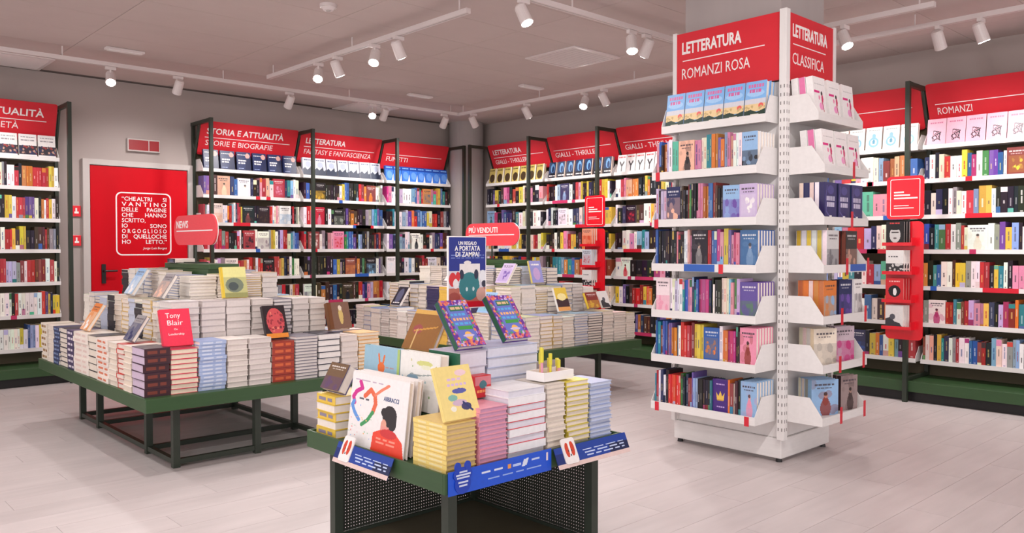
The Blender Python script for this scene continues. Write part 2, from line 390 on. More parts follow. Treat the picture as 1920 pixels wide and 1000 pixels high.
def mixc(a, b, f): return tuple(int(u * (1 - f) + v * f) for u, v in zip(a, b))
def cv_generic(b, a, seed):
    q = random.Random(seed); c = Cv(22, 30, b)
    k = q.random()
    if k < .35:                                    # picture fills the lower part
        h = q.uniform(.45, .7); c.rect(0, 0, 1, h, mixc(b, a, .45)); c.speck(9, [mixc(b, a, f) for f in (.2, .6, .8, 1)], .14, seed, (.05, .05, .95, h - .08))
    elif k < .7:                                   # standing figure
        x = q.uniform(.4, .62); c.speck(6, [mixc(b, a, f) for f in (.1, .2, .3)], .16, seed)
        c.ell(x, .2, .2, .26, mixc(b, a, .8)).ell(x, .4, .11, .13, a).ell(x + .01, .56, .075, .075, mixc(a, (214, 170, 150), .6)).ell(x, .6, .08, .05, mixc(a, (40, 30, 30), .7))
    else:                                          # framed ornament
        c.rect(.08, .08, .92, .7, mixc(b, a, .2)); c.speck(14, [mixc(b, a, f) for f in (.4, .6, .8, 1)], .08, seed, (.2, .15, .8, .6))
    tcol = W_ if sum(b) < 380 else (60, 50, 60)
    c.words(.12, .84, .88, .05, mixc(b, tcol, .8), seed); c.words(.2, .75, .8, .035, mixc(b, tcol, .6), seed + 1); return c

# ------------------------------------------------------------------ books
def geo_spine(mb, t, h, d, base, M=None, deco=True, full=True):
    """upright book: spine at y=0 facing -y, x 0..t, z 0..h, depth d; boards stand proud of the page block"""
    def B(*a, c, skip=''): mb.box(*a, c=c, M=M, skip=skip)
    if full:
        b = min(.0022, t * .2)
        B(0, b, 0, d, 0, h, c=base); B(t - b, t, 0, d, 0, h, c=base)
        B(b, t - b, b, d - .004, .003, h - .004, c=PAGE, skip='b')
        B(b, t - b, 0, b, 0, h, c=base, skip='b')
    else:
        B(0, t, 0, d, 0, h, c=base, skip='bkt')
        q = [(0, .001, h), (t, .001, h), (t, d, h), (0, d, h)]
        mb.face([M @ Vector(p) for p in q] if M else q, PAGE if t > .012 else base)
    if not deco: return
    def S(x0, x1, z0, z1, c):
        q = [(x0, -.0006, z0), (x1, -.0006, z0), (x1, -.0006, z1), (x0, -.0006, z1)]
        mb.face([M @ Vector(p) for p in q] if M else q, c)
    lum = sum(base) / 3
    ink = rnd.choice([W_, (240, 214, 120), (230, 226, 224)]) if lum < 140 else rnd.choice([(50, 40, 46), (180, 40, 50), (40, 60, 120), (90, 80, 80)])
    q = rnd.uniform(.35, .75); ink = tuple(int(a * q + b * (1 - q)) for a, b in zip(ink, base))
    k = rnd.random()
    if k < .14: S(0, t, h * .02, h * rnd.uniform(.1, .3), jit(rnd.choice(list(PAL.values()))))
    elif k < .22: S(0, t, h * rnd.uniform(.7, .85), h * .985, jit(rnd.choice(list(PAL.values()))))
    z0 = h * rnd.uniform(.2, .45); z1 = h * rnd.uniform(.55, .9)
    S(t * .38, t * .62, z0, z0 + (z1 - z0) * .55, ink)
    if k > .5: S(t * .36, t * .6, z0 + (z1 - z0) * .62, z1, ink)
    if k > .6: S(t * .3, t * .7, h * .05, h * .09, ink)

def face_book_mesh(cv, w, h, t, edge=None, spine=None):
    """book seen from the front: cover at y=0 facing -y, x 0..w, z 0..h, thickness t; returns one mesh with print on its cover"""
    mb = MB(); e = edge or tuple(int(v) for v in cv.a[:, 0].mean(axis=0)); b = min(.0025, t * .2)
    mb.box(0, w, 0, b, 0, h, c=e, skip='f'); mb.box(0, w, t - b, t, 0, h, c=e)
    mb.box(0, b, b, t - b, 0, h, c=spine or e); mb.box(b, w - .004, b, t - b, .003, h - .004, c=PAGE)
    cv.quads(mb, 0, w, 0, h, 0)
    return mb.mesh('face_out_book', PRINT, True)

def lean_book(name, label, M, tilt, w, h, t, cv, edge, spine, group=None, cat='book'):
    """book with parts; stands at M (local front -y, bottom edge on z=0) and leans back by tilt degrees"""
    th = thing(name, label, cat, M @ T(0, 0, t * math.sin(R(tilt))) @ RX(-tilt), group)
    b = .003
    mb = MB(); mb.box(0, w, 0, b, 0, h, c=edge); mb.box(0, w, t - b, t, 0, h, c=edge)
    mb.box(0, b, b, t - b, 0, h, c=spine); mb.build('binding', PRINT, th, True)
    MB().box(b, w - .005, b, t - b, .004, h - .004, c=PAGE).build('page_block', PAPER, th, True)
    cv.quads(MB(), .0008, w - .0008, .0008, h - .0008, -.0006).build('front_cover', PRINT, th, True)
    return th

FLAT = {}
def flat_parts(a, b, t, spine_side, ccov, cspine, cpage, lines):
    """book lying flat: x 0..a, y 0..b, z 0..t; returns (cover mesh, page mesh)"""
    key = (round(a, 4), round(b, 4), round(t, 4), spine_side, ccov, cspine, cpage, lines)
    if key in FLAT: return FLAT[key]
    k = min(.0022, t * .12); i = .003
    mb = MB(); mb.box(0, a, 0, b, 0, k, c=ccov); mb.box(0, a, 0, b, t - k, t, c=ccov)
    x0, x1, y0, y1 = i, a - i, i, b - i
    if spine_side == 'L': mb.box(0, k, 0, b, k, t - k, c=cspine); x0 = k
    if spine_side == 'R': mb.box(a - k, a, 0, b, k, t - k, c=cspine); x1 = a - k
    if spine_side == 'F': mb.box(0, a, 0, k, k, t - k, c=cspine); y0 = k
    if spine_side == 'B': mb.box(0, a, b - k, b, k, t - k, c=cspine); y1 = b - k
    if lines and spine_side in 'FL':           # printed title on the spine
        for (p, q, cc) in ((.12, .5, lines), (.6, .84, lines)):
            if spine_side == 'F': mb.face([(a * p, -.0005, t * .3), (a * q, -.0005, t * .3), (a * q, -.0005, t * .7), (a * p, -.0005, t * .7)], cc)
            else: mb.face([(-.0005, b * q, t * .3), (-.0005, b * p, t * .3), (-.0005, b * p, t * .7), (-.0005, b * q, t * .7)], cc)
    pg = MB(); pg.box(x0, x1, y0, y1, k, t - k, c=cpage, skip='bt')
    FLAT[key] = (mb.mesh('binding', PRINT, True), pg.mesh('page_block', PAPER, True), mb, pg)
    return FLAT[key]

STUFF_PILES = MB(); STUFF_SHELF = MB()
NPILE = [0]; NSPINE = [0]
def append(dst, src, M):
    n = len(dst.v)
    dst.v.extend([tuple(M @ Vector(p)) for p in src.v]); dst.f.extend([tuple(i + n for i in f) for f in src.f])
    dst.c.extend(src.c); dst.mi.extend([0] * len(src.f))

def pile(M, a, b, n, t, side, ccov, cspine=None, cpage=PAGE, desc=None, where=None, mode='parts', group=None, alt=None, lines=None, top=None, skew=1.0, alt_cov=None):
    """n alike books in a pile at M (x right, y away, z up). mode: parts / whole (one mesh each) / stuff"""
    cspine = cspine or ccov
    for i in range(n):
        s = side
        if alt and i % 2: s = alt
        cc = top if (top and i == n - 1) else (alt_cov if (alt_cov and i % 2) else ccov)
        A = flat_parts(a, b, t, s, cc, cspine, cpage, lines)
        g = .0055 * skew
        Mi = M @ T(rnd.uniform(-g, g) * .6, rnd.uniform(-g, g), i * (t + .0004)) @ T(a / 2, b / 2, 0) @ RZ(rnd.uniform(-1.3, 1.3) * skew) @ T(-a / 2, -b / 2, 0)
        if mode == 'stuff':
            append(STUFF_PILES, A[2], Mi); append(STUFF_PILES, A[3], Mi); continue
        NPILE[0] += 1
        lab = f"{desc}, {ORD[i + 1]} from bottom, {where}"
        if mode == 'parts':
            th = thing('piled_book', lab, 'book', Mi, group)
            link('binding', A[0], th); link('page_block', A[1], th)
        else:
            key = ('whole', id(A))
            if key not in FLAT:
                w = MB(); append(w, A[2], Matrix()); append(w, A[3], Matrix()); FLAT[key] = w.mesh('piled_book', PRINT, True)
            tag(link('piled_book', FLAT[key], None, 0, Mi), lab, 'book', group)
    return M @ T(0, 0, n * (t + .0004))

# ================================================================== the room
CEIL = 3.05
XW, YW = 7.6, 9.1
struct(MB().box(-3, XW + .1, -3, YW + .1, -.1, -.004).build('floor', M_GROUT))
floor = bpy.data.objects['floor']
fwd = Vector((math.cos(R(47.1)), math.sin(R(47.1)))); rgt = Vector((fwd.y, -fwd.x))
planks = []
PL, PW = 1.2, .2
for j in range(-6, 46):
    off = (j * .43) % PL
    for i in range(-2, 8):
        x0 = i * PL - off; y0 = j * PW
        if x0 + PL > XW or y0 + PW > YW: 
            if x0 >= XW - .05 or y0 >= YW - .05: continue
        x1 = min(x0 + PL, XW); y1 = min(y0 + PW, YW)
        c = Vector(((x0 + x1) / 2, (y0 + y1) / 2)); d = c.dot(fwd); s = c.dot(rgt)
        vis = d > 2.6 and abs(s) < d * .72 + .3
        planks.append((0 if vis else 1, d, x0, x1, y0, y1))
planks.sort()
PM = {}
rest = MB()
for k, (vis, d, x0, x1, y0, y1) in enumerate(planks):
    g = .0008
    if k < 300 and not vis:
        key = (round(x1 - x0, 3), round(y1 - y0, 3))
        if key not in PM: PM[key] = MB().box(g, key[0] - g, g, key[1] - g, -.004, 0).mesh('plank', M_PLANK)
        link('plank', PM[key], floor, 0, T(x0, y0, 0))
    else: rest.box(x0 + g, x1 - g, y0 + g, y1 - g, -.004, 0)
o = rest.build('plank', M_PLANK, floor); o['kind'] = 'stuff'

ceil = struct(MB().box(-3, XW + .1, -3, YW + .1, CEIL + .006, CEIL + .1).build('ceiling', M_SEAM))
pm = MB().box(.002, 1.248, .002, .598, 0, .006).mesh('ceiling_panel', M_CEIL)
for i in range(-2, 6):
    for j in range(-3, 16):
        x0 = -.47 + i * 1.25 + .001; y0 = j * .6
        if x0 + 1.25 > XW + .4 or y0 + .6 > YW + .1: continue
        if x0 + 1.25 > XW: continue
        link('ceiling_panel', pm, ceil, 0, T(x0, y0, CEIL))
pe = MB().box(.002, .598, .002, .598, 0, .006).mesh('ceiling_panel', M_CEIL)
for j in range(-3, 16):
    if j * .6 + .6 <= YW + .1: link('ceiling_panel', pe, ceil, 0, T(7.031 - .0, j * .6, CEIL))

struct(MB().box(-3, XW + .1, YW, YW + .1, 0, CEIL).build('wall_left', M_WALL))
struct(MB().box(XW, XW + .1, -3, YW, 0, CEIL).build('wall_right', M_WALL))
struct(MB().tube((7.33, 8.83, 0), (7.33, 8.83, CEIL), .24, n=40).build('wall_corner', M_COLUMN))
struct(MB().box(4.545, 5.085, 2.505, 3.195, 0, CEIL).build('wall_pillar', M_COLUMN))

# door with printed quotation
door = struct(MB().box(2.513, 3.50, YW - .035, YW - .002, .01, 2.15).build('door_1', M_DOOR))
fr = MB(); fr.box(2.44, 2.505, YW - .05, YW - .001, 0, 2.215); fr.box(3.508, 3.56, YW - .05, YW - .001, 0, 2.215); fr.box(2.505, 3.508, YW - .05, YW - .001, 2.157, 2.215)
fr.build('door_frame', M_GREYM, door)
hb = MB(); hb.box(2.61, 2.65, YW - .05, YW - .035, .93, 1.13); hb.tube((2.63, YW - .05, 1.06), (2.63, YW - .09, 1.06), .011); hb.tube((2.63, YW - .09, 1.06), (2.75, YW - .09, 1.06), .01)
hb.build('door_handle', M_BLACK, door)
rg = MB(); ring(rg, rrect(2.755, 3.325, 1.22, 1.89, .06), rrect(2.768, 3.312, 1.233, 1.877, .05), YW - .0365, YW - .035)
rg.build('quote_border', M_SIGNW, door)
QL = [('“CHE', 'ALTRI', 'SI'), ('V A N T I N O',), ('DELLE', 'PAGINE'), ('CHE', 'HANNO'), ('SCRITTO,',), ('IO', 'SONO'), ('O R G O G L I O S O',), ('DI', 'QUELLO', 'CHE'), ('HO', 'LETTO.”')]
q0, q1 = 2.815, 3.275
for k, ws in enumerate(QL):
    z = 1.80 - k * .057
    def Mq(x): return T(x, YW - .036, z) @ RX(90)
    if len(ws) == 1:
        text(ws[0], .042, door, Mq(q0), 'quote_line', bold=.012, width=(q1 - q0) if ' ' in ws[0] else .24)
    else:
        for i, w in enumerate(ws):
            f = i / (len(ws) - 1); text(w, .042, door, Mq(q0 + (q1 - q0) * f), 'quote_line', bold=.012, align='LCR'[0 if i == 0 else (2 if i == len(ws) - 1 else 1)])
text('Jorge Luis Borges', .024, door, T(q1, YW - .036, 1.285) @ RX(90), 'quote_author', align='R', shear=.2)

ex = thing('emergency_exit_sign', 'red emergency sign box in white frame above the red door', 'sign', T(2.875, YW - .001, 2.325))
MB().box(0, .335, -.05, 0, 0, .135).build('housing', M_GREYM, ex, bevel=.004)
e2 = MB(); e2.box(.012, .212, -.053, -.05, .014, .121); e2.box(.222, .323, -.053, -.05, .014, .121); e2.build('red_panel', mat('dark_red_panel', (150, 30, 36), .4, var=.05), ex)
for nm, z, lab in (('fire_alarm_plate', 1.62, 'small red wall plate with white mark, upper of two beside door'), ('fire_alarm_plate', 1.32, 'small red wall plate with white mark, lower of two beside door')):
    p = thing(nm, lab, 'sign', T(2.345, YW - .001, z))
    MB().box(0, .08, -.02, 0, 0, .11).build('plate', M_REDPL, p, bevel=.003)
    MB().prism([(.02, .03), (.06, .03), (.06, .05), (.045, .05), (.045, .085), (.03, .085), (.03, .05), (.02, .05)], -.0215, -.02, 'y').build('pictogram', M_SIGNW, p)

# ceiling fittings
def vent(x0, y0, s, lab):
    v = thing('ceiling_vent', lab, 'vent', T(x0, y0, CEIL))
    f = MB(); w = .03
    for a in ((0, s, 0, w), (0, s, s - w, s), (0, w, w, s - w), (s - w, s, w, s - w)): f.box(a[0], a[1], a[2], a[3], -.012, -.001)
    f.build('frame', M_TRACK, v)
    MB().box(w, s - w, w, s - w, -.004, -.001).build('backing', mat('vent_grille', (196, 186, 186), .6, var=.05), v)
    n = 12
    for i in range(n):
        p = w + (s - 2 * w) * (i + .5) / n
        MB().prism([(p - .014, -.005), (p + .004, -.012), (p + .007, -.011), (p - .011, -.0045)], w, s - w, 'x').build('louvre', M_TRACK, v)
vent(5.2, 4.8, .62, 'large square white ceiling air vent between the two inner light tracks')
vent(5.3, 8.42, .6, 'square white ceiling air vent beside wall above the book corner')
vent(1.45, 8.42, .6, 'square white ceiling air vent above the SOCIETÀ bookcase')
sd = thing('smoke_detector', 'round white smoke detector on ceiling', 'smoke detector', T(3.03, 5.2, CEIL))
MB().tube((0, 0, -.001), (0, 0, -.025), .06, .06, 24).tube((0, 0, -.025), (0, 0, -.045), .05, .035, 24).build('body', M_TRACK, sd)
MB().tube((0, 0, -.045), (0, 0, -.05), .018, .016, 16).build('sensor', M_GREYM, sd)
for (x, y, lab) in ((2.24, 7.6, 'slim white emergency light bar on ceiling near the red door'), (5.42, 7.55, 'slim white emergency light bar on ceiling near the book corner'), (6.0, 6.32, 'slim white emergency light bar on ceiling beside the far track')):
    e = thing('emergency_light', lab, 'ceiling light', T(x, y, CEIL))
    MB().box(0, .32, -.04, .04, -.022, -.001).build('housing', M_TRACK, e, bevel=.004)
    MB().box(.02, .3, -.028, .028, -.027, -.022).build('diffuser', M_SIGNW, e)

ZT = 2.93
def rail(lab, p0, p1):
    p0, p1 = Vector(p0), Vector(p1); L = (p1 - p0).length; ang = math.degrees(math.atan2(p1.y - p0.y, p1.x - p0.x))
    t = thing('light_track', lab, 'light track', T(p0.x, p0.y, ZT) @ RZ(ang))
    MB().box(0, L, -.02, .02, 0, .035).build('rail', M_TRACK, t)
    MB().box(0.002, L - .002, -.006, .006, -.0008, 0).build('slot', M_GREYM, t)
    n = max(2, int(L / 1.3) + 1)
    for i in range(n):
        x = .1 + (L - .2) * i / (n - 1)
        MB().tube((x, 0, .035), (x, 0, CEIL - ZT - .001), .006, n=8).build('hanger', M_TRACK, t)
rail('long white light track parallel to the door wall', (-1.0, 7.83), (6.35, 7.83))
rail('long white light track parallel to the ROMANZI wall', (6.38, 7.85), (6.38, 1.0))
rail('white light track over the aisle by the table near door', (3.64, 7.37), (3.64, 4.36))
rail('white light track running up to the shelf pillar', (1.0, 3.87), (5.80, 3.87))
rail('short white light track behind the shelf pillar', (5.85, 3.84), (5.85, 2.1))
rail('added unseen white light track over the side aisle along the table near door', (.3, 6.9), (.3, 2.0))  # added out of view, carries fill lamps for the left floor
rail('white light track over the entrance side of the shop', (-1.6, 1.0), (3.6, 1.0))

def head(x, y, aim, lab, lit=True, w=1.0, group=None):
    """spotlight hanging from a track; aim is the point it shines at"""
    p = Vector((x, y, ZT - .105)); a = (Vector(aim) - p).normalized()
    t = thing('track_spotlight', lab, 'spotlight', T(x, y, ZT), group)
    MB().box(-.045, .045, -.016, .016, -.03, -.0015).build('adapter', M_TRACK, t, bevel=.003)
    MB().tube((0, 0, -.03), (0, 0, -.075), .009, n=10).build('stem', M_TRACK, t)
    c = Vector((0, 0, -.105))
    k = MB(); k.tube(c - a * .06, c + a * .065, .04, .043, 20); k.tube(c - a * .075, c - a * .06, .03, .04, 20); k.build('can', M_TRACK, t)
    MB().tube(c + a * .0652, c + a * .067, .037, .037, 20).build('lens', M_LENS if lit else M_GREYM, t)
    if lit:
        l = bpy.data.lights.new('spot_lamp', 'SPOT'); l.energy = SPOT_W * w; l.spot_size = R(105); l.spot_blend = .85; l.shadow_soft_size = .06; l.color = (1, .955, .94)
        lo = bpy.data.objects.new('spot_lamp', l); col.objects.link(lo); lo.parent = t
        lo.location = c + a * .075; lo.rotation_mode = 'QUATERNION'; lo.rotation_quaternion = a.to_track_quat('-Z', 'Y')
    return t
for i, (x, ax, ay, az) in enumerate(((1.45, 1.4, 9.0, 1.4), (2.35, 1.7, 5.4, .2), (2.95, 2.9, 9.0, 1.3), (4.1, 4.1, 9.0, 1.5), (5.12, 3.6, 5.6, .6), (5.28, 5.4, 9.0, 1.5), (6.15, 6.3, 9.0, 1.5))):
    head(x, 7.83, (ax, ay, az), f'white spotlight on the track parallel to door wall, {ORD[i + 1]} counted towards the book corner')
for i, (y, ax, ay, az) in enumerate(((7.55, 7.4, 7.7, 1.5), (6.62, 7.4, 6.6, 1.5), (5.75, 4.6, 4.9, .5), (5.48, 7.4, 5.4, 1.5), (4.3, 7.4, 4.3, 1.4), (3.2, 7.4, 3.3, 1.4), (2.26, 7.4, 2.2, 1.4), (1.98, 6.9, 1.5, 1.0), (1.2, 7.4, .9, 1.4))):
    head(6.38, y, (ax, ay, az), f'white spotlight on the track parallel to ROMANZI wall, {ORD[i + 1]} counted from the book corner')
for i, (y, ax, ay, az) in enumerate(((6.42, 2.3, 4.6, .4), (6.1, 4.9, 6.2, .4), (5.53, 2.4, 4.4, .4), (5.2, 5.2, 5.6, .4))):
    head(3.64, y, (ax, ay, az), f'white spotlight on the aisle track, {ORD[i + 1]} counted from its wall end')
for i, (x, ax, ay, az) in enumerate(((1.3, 2.2, 5.2, .4), (2.5, 2.4, 2.6, .5), (3.7, 3.9, 2.4, 0), (4.82, 4.0, 3.0, .4), (5.0, 5.4, 5.6, .4))):
    head(x, 3.87, (ax, ay, az), f'white spotlight on the track up to the shelf pillar, {ORD[i + 1]} counted towards the pillar', w=(1.2, .8, .6, .8, 1)[i])
for i, (y, ax, ay, az) in enumerate(((6.6, 1.5, 6.4, .4), (5.4, 1.2, 5.2, 0), (4.2, 1.2, 4.2, 0), (3.0, 1.5, 3.4, 0))):  # fill lamps added out of view to brighten the floor and table side
    head(.3, y, (ax, ay, az), f'added fill spotlight on the unseen side aisle track, {ORD[i + 1]} counted from the door wall', w=.55)
head(5.85, 2.72, (5.2, 1.5, .4), 'white spotlight on the short track behind the shelf pillar', w=.6)
for i, (x, ax, ay, az) in enumerate(((-.6, 1.6, 4.5, .4), (.6, 1.9, 2.6, .4), (1.8, 4.3, 2.9, 1.2), (2.9, 4.9, 2.3, 1.3), (3.3, 3.6, 1.8, 0))):
    head(x, 1.0, (ax, ay, az), f'white spotlight on the entrance track, {ORD[i + 1]} counted towards the ROMANZI wall', w=(1.3, .8, .9, .9, .35)[i])

# ================================================================== wall bookcases
SHZ = [2.175, 1.885, 1.578, 1.28, .965, .65, .33]
SM = {}
def shelf_mesh(W):
    k = round(W, 3)
    if k not in SM:
        mb = MB(); mb.box(.02, W - .02, .262, .478, -.022, 0); mb.box(.02, W - .02, .25, .262, -.03, .006)
        for x0 in (.022, W - .026):
            mb.prism([(.262, 0), (.262, .02), (.34, .11), (.478, .11), (.478, 0)], x0, x0 + .004, 'x')
        SM[k] = mb.mesh('shelf', M_WHITE)
    return SM[k]

M_STRIP = {k: mat('price_strip_' + k, c, .4, var=.03) for k, c in dict(red=(206, 30, 50), magenta=(190, 50, 96), blue=(44, 92, 176)).items()}
def strip(shelf, u0, u1, colour, y=.2492, z0=-.03, z1=.008):
    MB().box(u0, u1, y - .002, y, z0, z1).build('price_strip', M_STRIP[colour], shelf)

def parse(seq):
    out = []; i = 0
    while i < len(seq):
        if seq[i] == '{':
            j = seq.index('}', i); out.append(seq[i + 1:j]); i = j + 1
        else: out.append(seq[i]); i += 1
    return out
def gen(palette, n, faces=0, r=None):
    out = []
    while len(out) < n:
        c = rnd.choice(palette); k = rnd.choice((1, 1, 1, 2, 2, 3)); out += [c] * k
    out = out[:n]
    for _ in range(faces): out[rnd.randrange(n)] = rnd.choice(palette) + rnd.choice(palette + 'WR')
    return out
FACES = {}
def fill(M, u0, u1, z, items, unit, shelf_no, mode='stuff', ref='start', refname='', v=.268, hr=(.185, .232), d=.145, special=None, fw=(.135, .155), copies=0):
    """stands books on a shelf between u0 and u1; one letter = a spine, two letters (or a cover name) = a book facing out"""
    n = len(items); ws = []
    for it in items: ws.append(rnd.uniform(.016, .034) if len(it) == 1 else rnd.uniform(*fw))
    sp = sum(w for w, it in zip(ws, items) if len(it) == 1); fc = sum(ws) - sp
    k = (u1 - u0 - fc) / max(sp, .001)
    ws = [w * k if len(it) == 1 else w for w, it in zip(ws, items)]
    u = u0; prev = None; hh = rnd.uniform(*hr)
    for i, (it, w) in enumerate(zip(items, ws)):
        no = (n - i) if ref == 'end' else (i + 1)
        if it != prev: hh = rnd.uniform(*hr)
        prev = it
        Mi = M @ T(u + .0006, v + rnd.uniform(-.006, .008), z + .0006)
        if len(it) == 1:
            base = jit(PAL[it])
            if mode == 'stuff': geo_spine(STUFF_SHELF, w - .0012, hh, d, base, Mi, True, False)
            else:
                mb = MB(); geo_spine(mb, w - .0012, hh, d, base)
                tag(mb.build('shelved_book', PRINT, None, True, 0, Mi), f'{CNAME[it]} spined book, {ORD[no]} from {refname}, {ORD[shelf_no]} shelf, {unit}', 'book', 'books shelved spine out')
                NSPINE[0] += 1
        else:
            h = rnd.uniform(.2, .225)
            if special and it in special: cv, lab, e = special[it]
            else: cv = cv_generic(jit(PAL[it[0]]), jit(PAL[it[1]]), rnd.randrange(9999)); lab = f'{CNAME[it[0]]} and {CNAME[it[1]]} covered book'; e = PAL[it[0]]
            me = face_book_mesh(cv, w - .002, h, .03, e)
            for q in range(1 + (copies if i == n - 1 else 0)):
                tag(link('face_out_book', me, None, 0, Mi @ T(0, q * .032, 0)), f'{lab}, {ORD[no]} from {refname}, {ORD[shelf_no]} shelf, {unit}', 'book', f'copies of one book, {ORD[shelf_no]} shelf {unit}' if copies else 'books facing out among spines')
        u += w

def bay(name, M, W, unit, lines, top, shelves, last=False, mode='stuff', refname=None, ruleonly=False, strips=True):
    refname = refname or ('door-side post' if M.translation.y > 8.55 else 'corner-side post')
    b = thing('bookcase', f'white shelved bookcase with dark green posts under the {unit}', 'bookcase', M)
    bench = MB().box(.002, W - .002, .0, .495, .085, .175).build('bench', M_GREEN, b, bevel=.004)
    MB().box(.002, W - .002, .05, .495, .001, .085).build('toe_kick', M_BLACK, bench)
    MB().box(.002, W - .002, .482, .497, .176, 2.36).build('back_panel', M_OLIVE, b)
    for u in [0] + ([W] if last else []):
        MB().box(u - .018, u + .018, -.037, -.001, 0, 2.695).build('front_post', M_DGREEN, b)
        MB().box(u - .016, u + .016, -.001, .496, 2.655, 2.693).build('top_bar', M_DGREEN, b)
        MB().box(u - .016, u + .016, .44, .481, .177, 2.655).build('back_post', M_DGREEN, b)
        MB().prism([(.30, 2.655), (.325, 2.655), (.475, 2.24), (.45, 2.24)], u - .008, u + .008, 'x').build('sign_strut', M_DGREEN, b)
        MB().box(u - .016, u + .016, -.001, .44, .178, .205).build('foot_bar', M_DGREEN, b)
    # tilted sign: top edge forward
    t0, t1 = (.285, 2.705), (.43, 2.345)
    L = math.hypot(t1[0] - t0[0], t1[1] - t0[1]); tilt = math.degrees(math.atan2(t1[0] - t0[0], t0[1] - t1[1]))
    Ms = T(.022, t1[0], t1[1]) @ RX(tilt)
    s = MB().prism(rrect(0, W - .044, 0, L, .02, 4), -.008, 0, 'y').build('sign_board', M_RED, b, M=Ms)
    zr = L * .52
    MB().box(.06, W - .13, -.0092, -.008, zr, zr + .007).build('rule', M_SIGNW, s)
    up, lo = lines
    if up: text(up[0], .066, s, T(.075 if up[2:] == () else up[2], -.0086, zr + .045) @ RX(90), width=up[1], bold=.018)
    if lo: text(lo[0], .06, s, T(.075 if lo[2:] == () else lo[2], -.0086, zr - .086) @ RX(90), width=lo[1])
    for k, z in enumerate(SHZ):
        sh = link('shelf', shelf_mesh(W), b, 0, T(0, 0, z))
        if strips and k:
            for _ in range(rnd.choice((0, 1, 1, 2))):
                u = rnd.uniform(.06, W - .3); strip(sh, u, u + rnd.choice((.05, .05, .2, .26)), rnd.choice(('red', 'magenta', 'red', 'magenta', 'blue')))
    # top row facing out
    cv, lab, n, w, h, e = top
    me = face_book_mesh(cv, w, h, .035, e)
    n = int((W - .08) / (w + .012)) if n is None else n
    gap = (W - .07 - n * w) / n
    for i in range(n):
        for q in range(1):
            Mi = M @ T(.035 + gap / 2 + i * (w + gap), .285, SHZ[0] + .006) @ RX(-8) @ RZ(rnd.uniform(-1.5, 1.5))
            tag(link('face_out_book', me, None, 0, Mi), f'{lab}, top shelf under {unit}', 'book', f'front row of alike books under {unit}')
    for k, items in enumerate(shelves):
        if items: fill(M, .032, W - .03, SHZ[k + 1], items, unit, k + 2, mode, 'start', refname)
    return b

def LW(x): return T(x, 8.6, 0)
def RW(y): return T(7.1, y, 0) @ FX
MIX = 'WWWCRRKKNYOAEDBPL'
bay('A', LW(.985), 1.214, 'SOCIETÀ sign', (('STORIA E ATTUALITÀ', 1.01, .05), ('POLITICA E SOCIETÀ', .80, .05)), (cv_crowd(), 'white book with crowd photo', 7, .15, .215, W_),
    [gen('WWWRYBPOWKAC', 42), gen('WKRVCOWKKRAY', 42), gen('WKKRYAWKGDC', 42), gen('WWWRKYZAE', 40), gen('WWRRKVNYWO', 40), gen('WWWLBMKY', 40)], last=True)
bay('B', LW(3.575), 1.213, 'STORIE E BIOGRAFIE sign', (('STORIA E ATTUALITÀ', .92), ('STORIE E BIOGRAFIE', .80)), (cv_navy(), 'navy book with white title and pale portrait', 6, .165, .215, (36, 48, 92)),
    [parse('VVED{SC}NB{WW}NKKPRSC{RP}NTLWC'), parse('RAW{CS}WWORLWNRRY{KE}KK{KD}RRWCPC{WL}KRKAC'), parse('RPKMRRARKKKRWK{RK}W{WA}AYYWNZRRCTLBB'), parse('RPYCWZA{WN}RROWREWRR{KR}RROYNKWGWW'), parse('WARWKNNRKWAKLLTKWZBTWARKCOR')])
bay('C', LW(4.788), 1.192, 'FANTASY sign', (('LETTERATURA', .55), ('FANTASY E FANTASCIENZA', .95)), (cv_mount(), 'pale grey book with dark mountains', 7, .148, .215, (206, 212, 226)),
    [parse('KBKK{KY}KKKKKKWYBBKKKKREO{EO}WCA'), parse('WRPW{RP}KWK{KA}KVDODKKKAALTVB'), parse('RK{EW}WAKPP{PR}GTBBVKLLKKAKKENRK'), parse('KKKKKKKKKBYAK{EO}DOKGK{KL}WVA'), parse('{WA}CDODKBKK{DK}DKRVNPZOOR'), gen('KNVDBEOAW', 34)])
bay('D', LW(5.98), 1.10, 'FUMETTI sign', (None, ('FUMETTI', .34)), (cv_blue(), 'bright blue book', 8, .122, .2, (62, 124, 222)),
    [parse('MPWWWZWWWLBPTR{OB}PQOYBTDK'), parse('KKTWWWLZVORBLBBYCRRKEAK'), parse('WVNLLLWWA{WK}WKKWANNVDDK'), parse('{WW}KKNWLWKDRE{WA}CKKN'), parse('WAOORLMWKNBZCCW'), gen('WKNBZR', 30)], last=True)
DK = 'KKKNVDRYYWECAB'
bay('E', RW(8.46), 1.143, 'corner GIALLI sign', (('LETTERATURA', .55), ('GIALLI - THRILLER', .62)), (cv_gold(), 'olive gold book', 7, .135, .205, (196, 176, 98)),
    [parse('KKVYKDPMKRKYCKNPKKP'), parse('{LT}MKVBNNKTWCAKWWK'), gen('WKYRWCA', 24), gen('YDKRWKAKPN', 26), gen('WCKKRYN', 26), gen('KNWRY', 26)])
bay('F', RW(7.317), 1.135, 'middle GIALLI sign', (None, ('GIALLI - THRILLER', .72)), (cv_bluefig(), 'dark blue book with pale blue figure', 7, .13, .205, (34, 56, 96)),
    [parse('RKKKWL{NL}WWKRPYKKYNKDKRYYWK'), parse('WNWKK{WA}WWNNCA{KB}KDDKYY'), parse('KKDWKYPPRYYKDOYVNKYCKKY'), parse('KDTTTLOTBOHRWWCCWRE'), gen('KWRCYTB', 28), gen('KNWRYB', 28)])
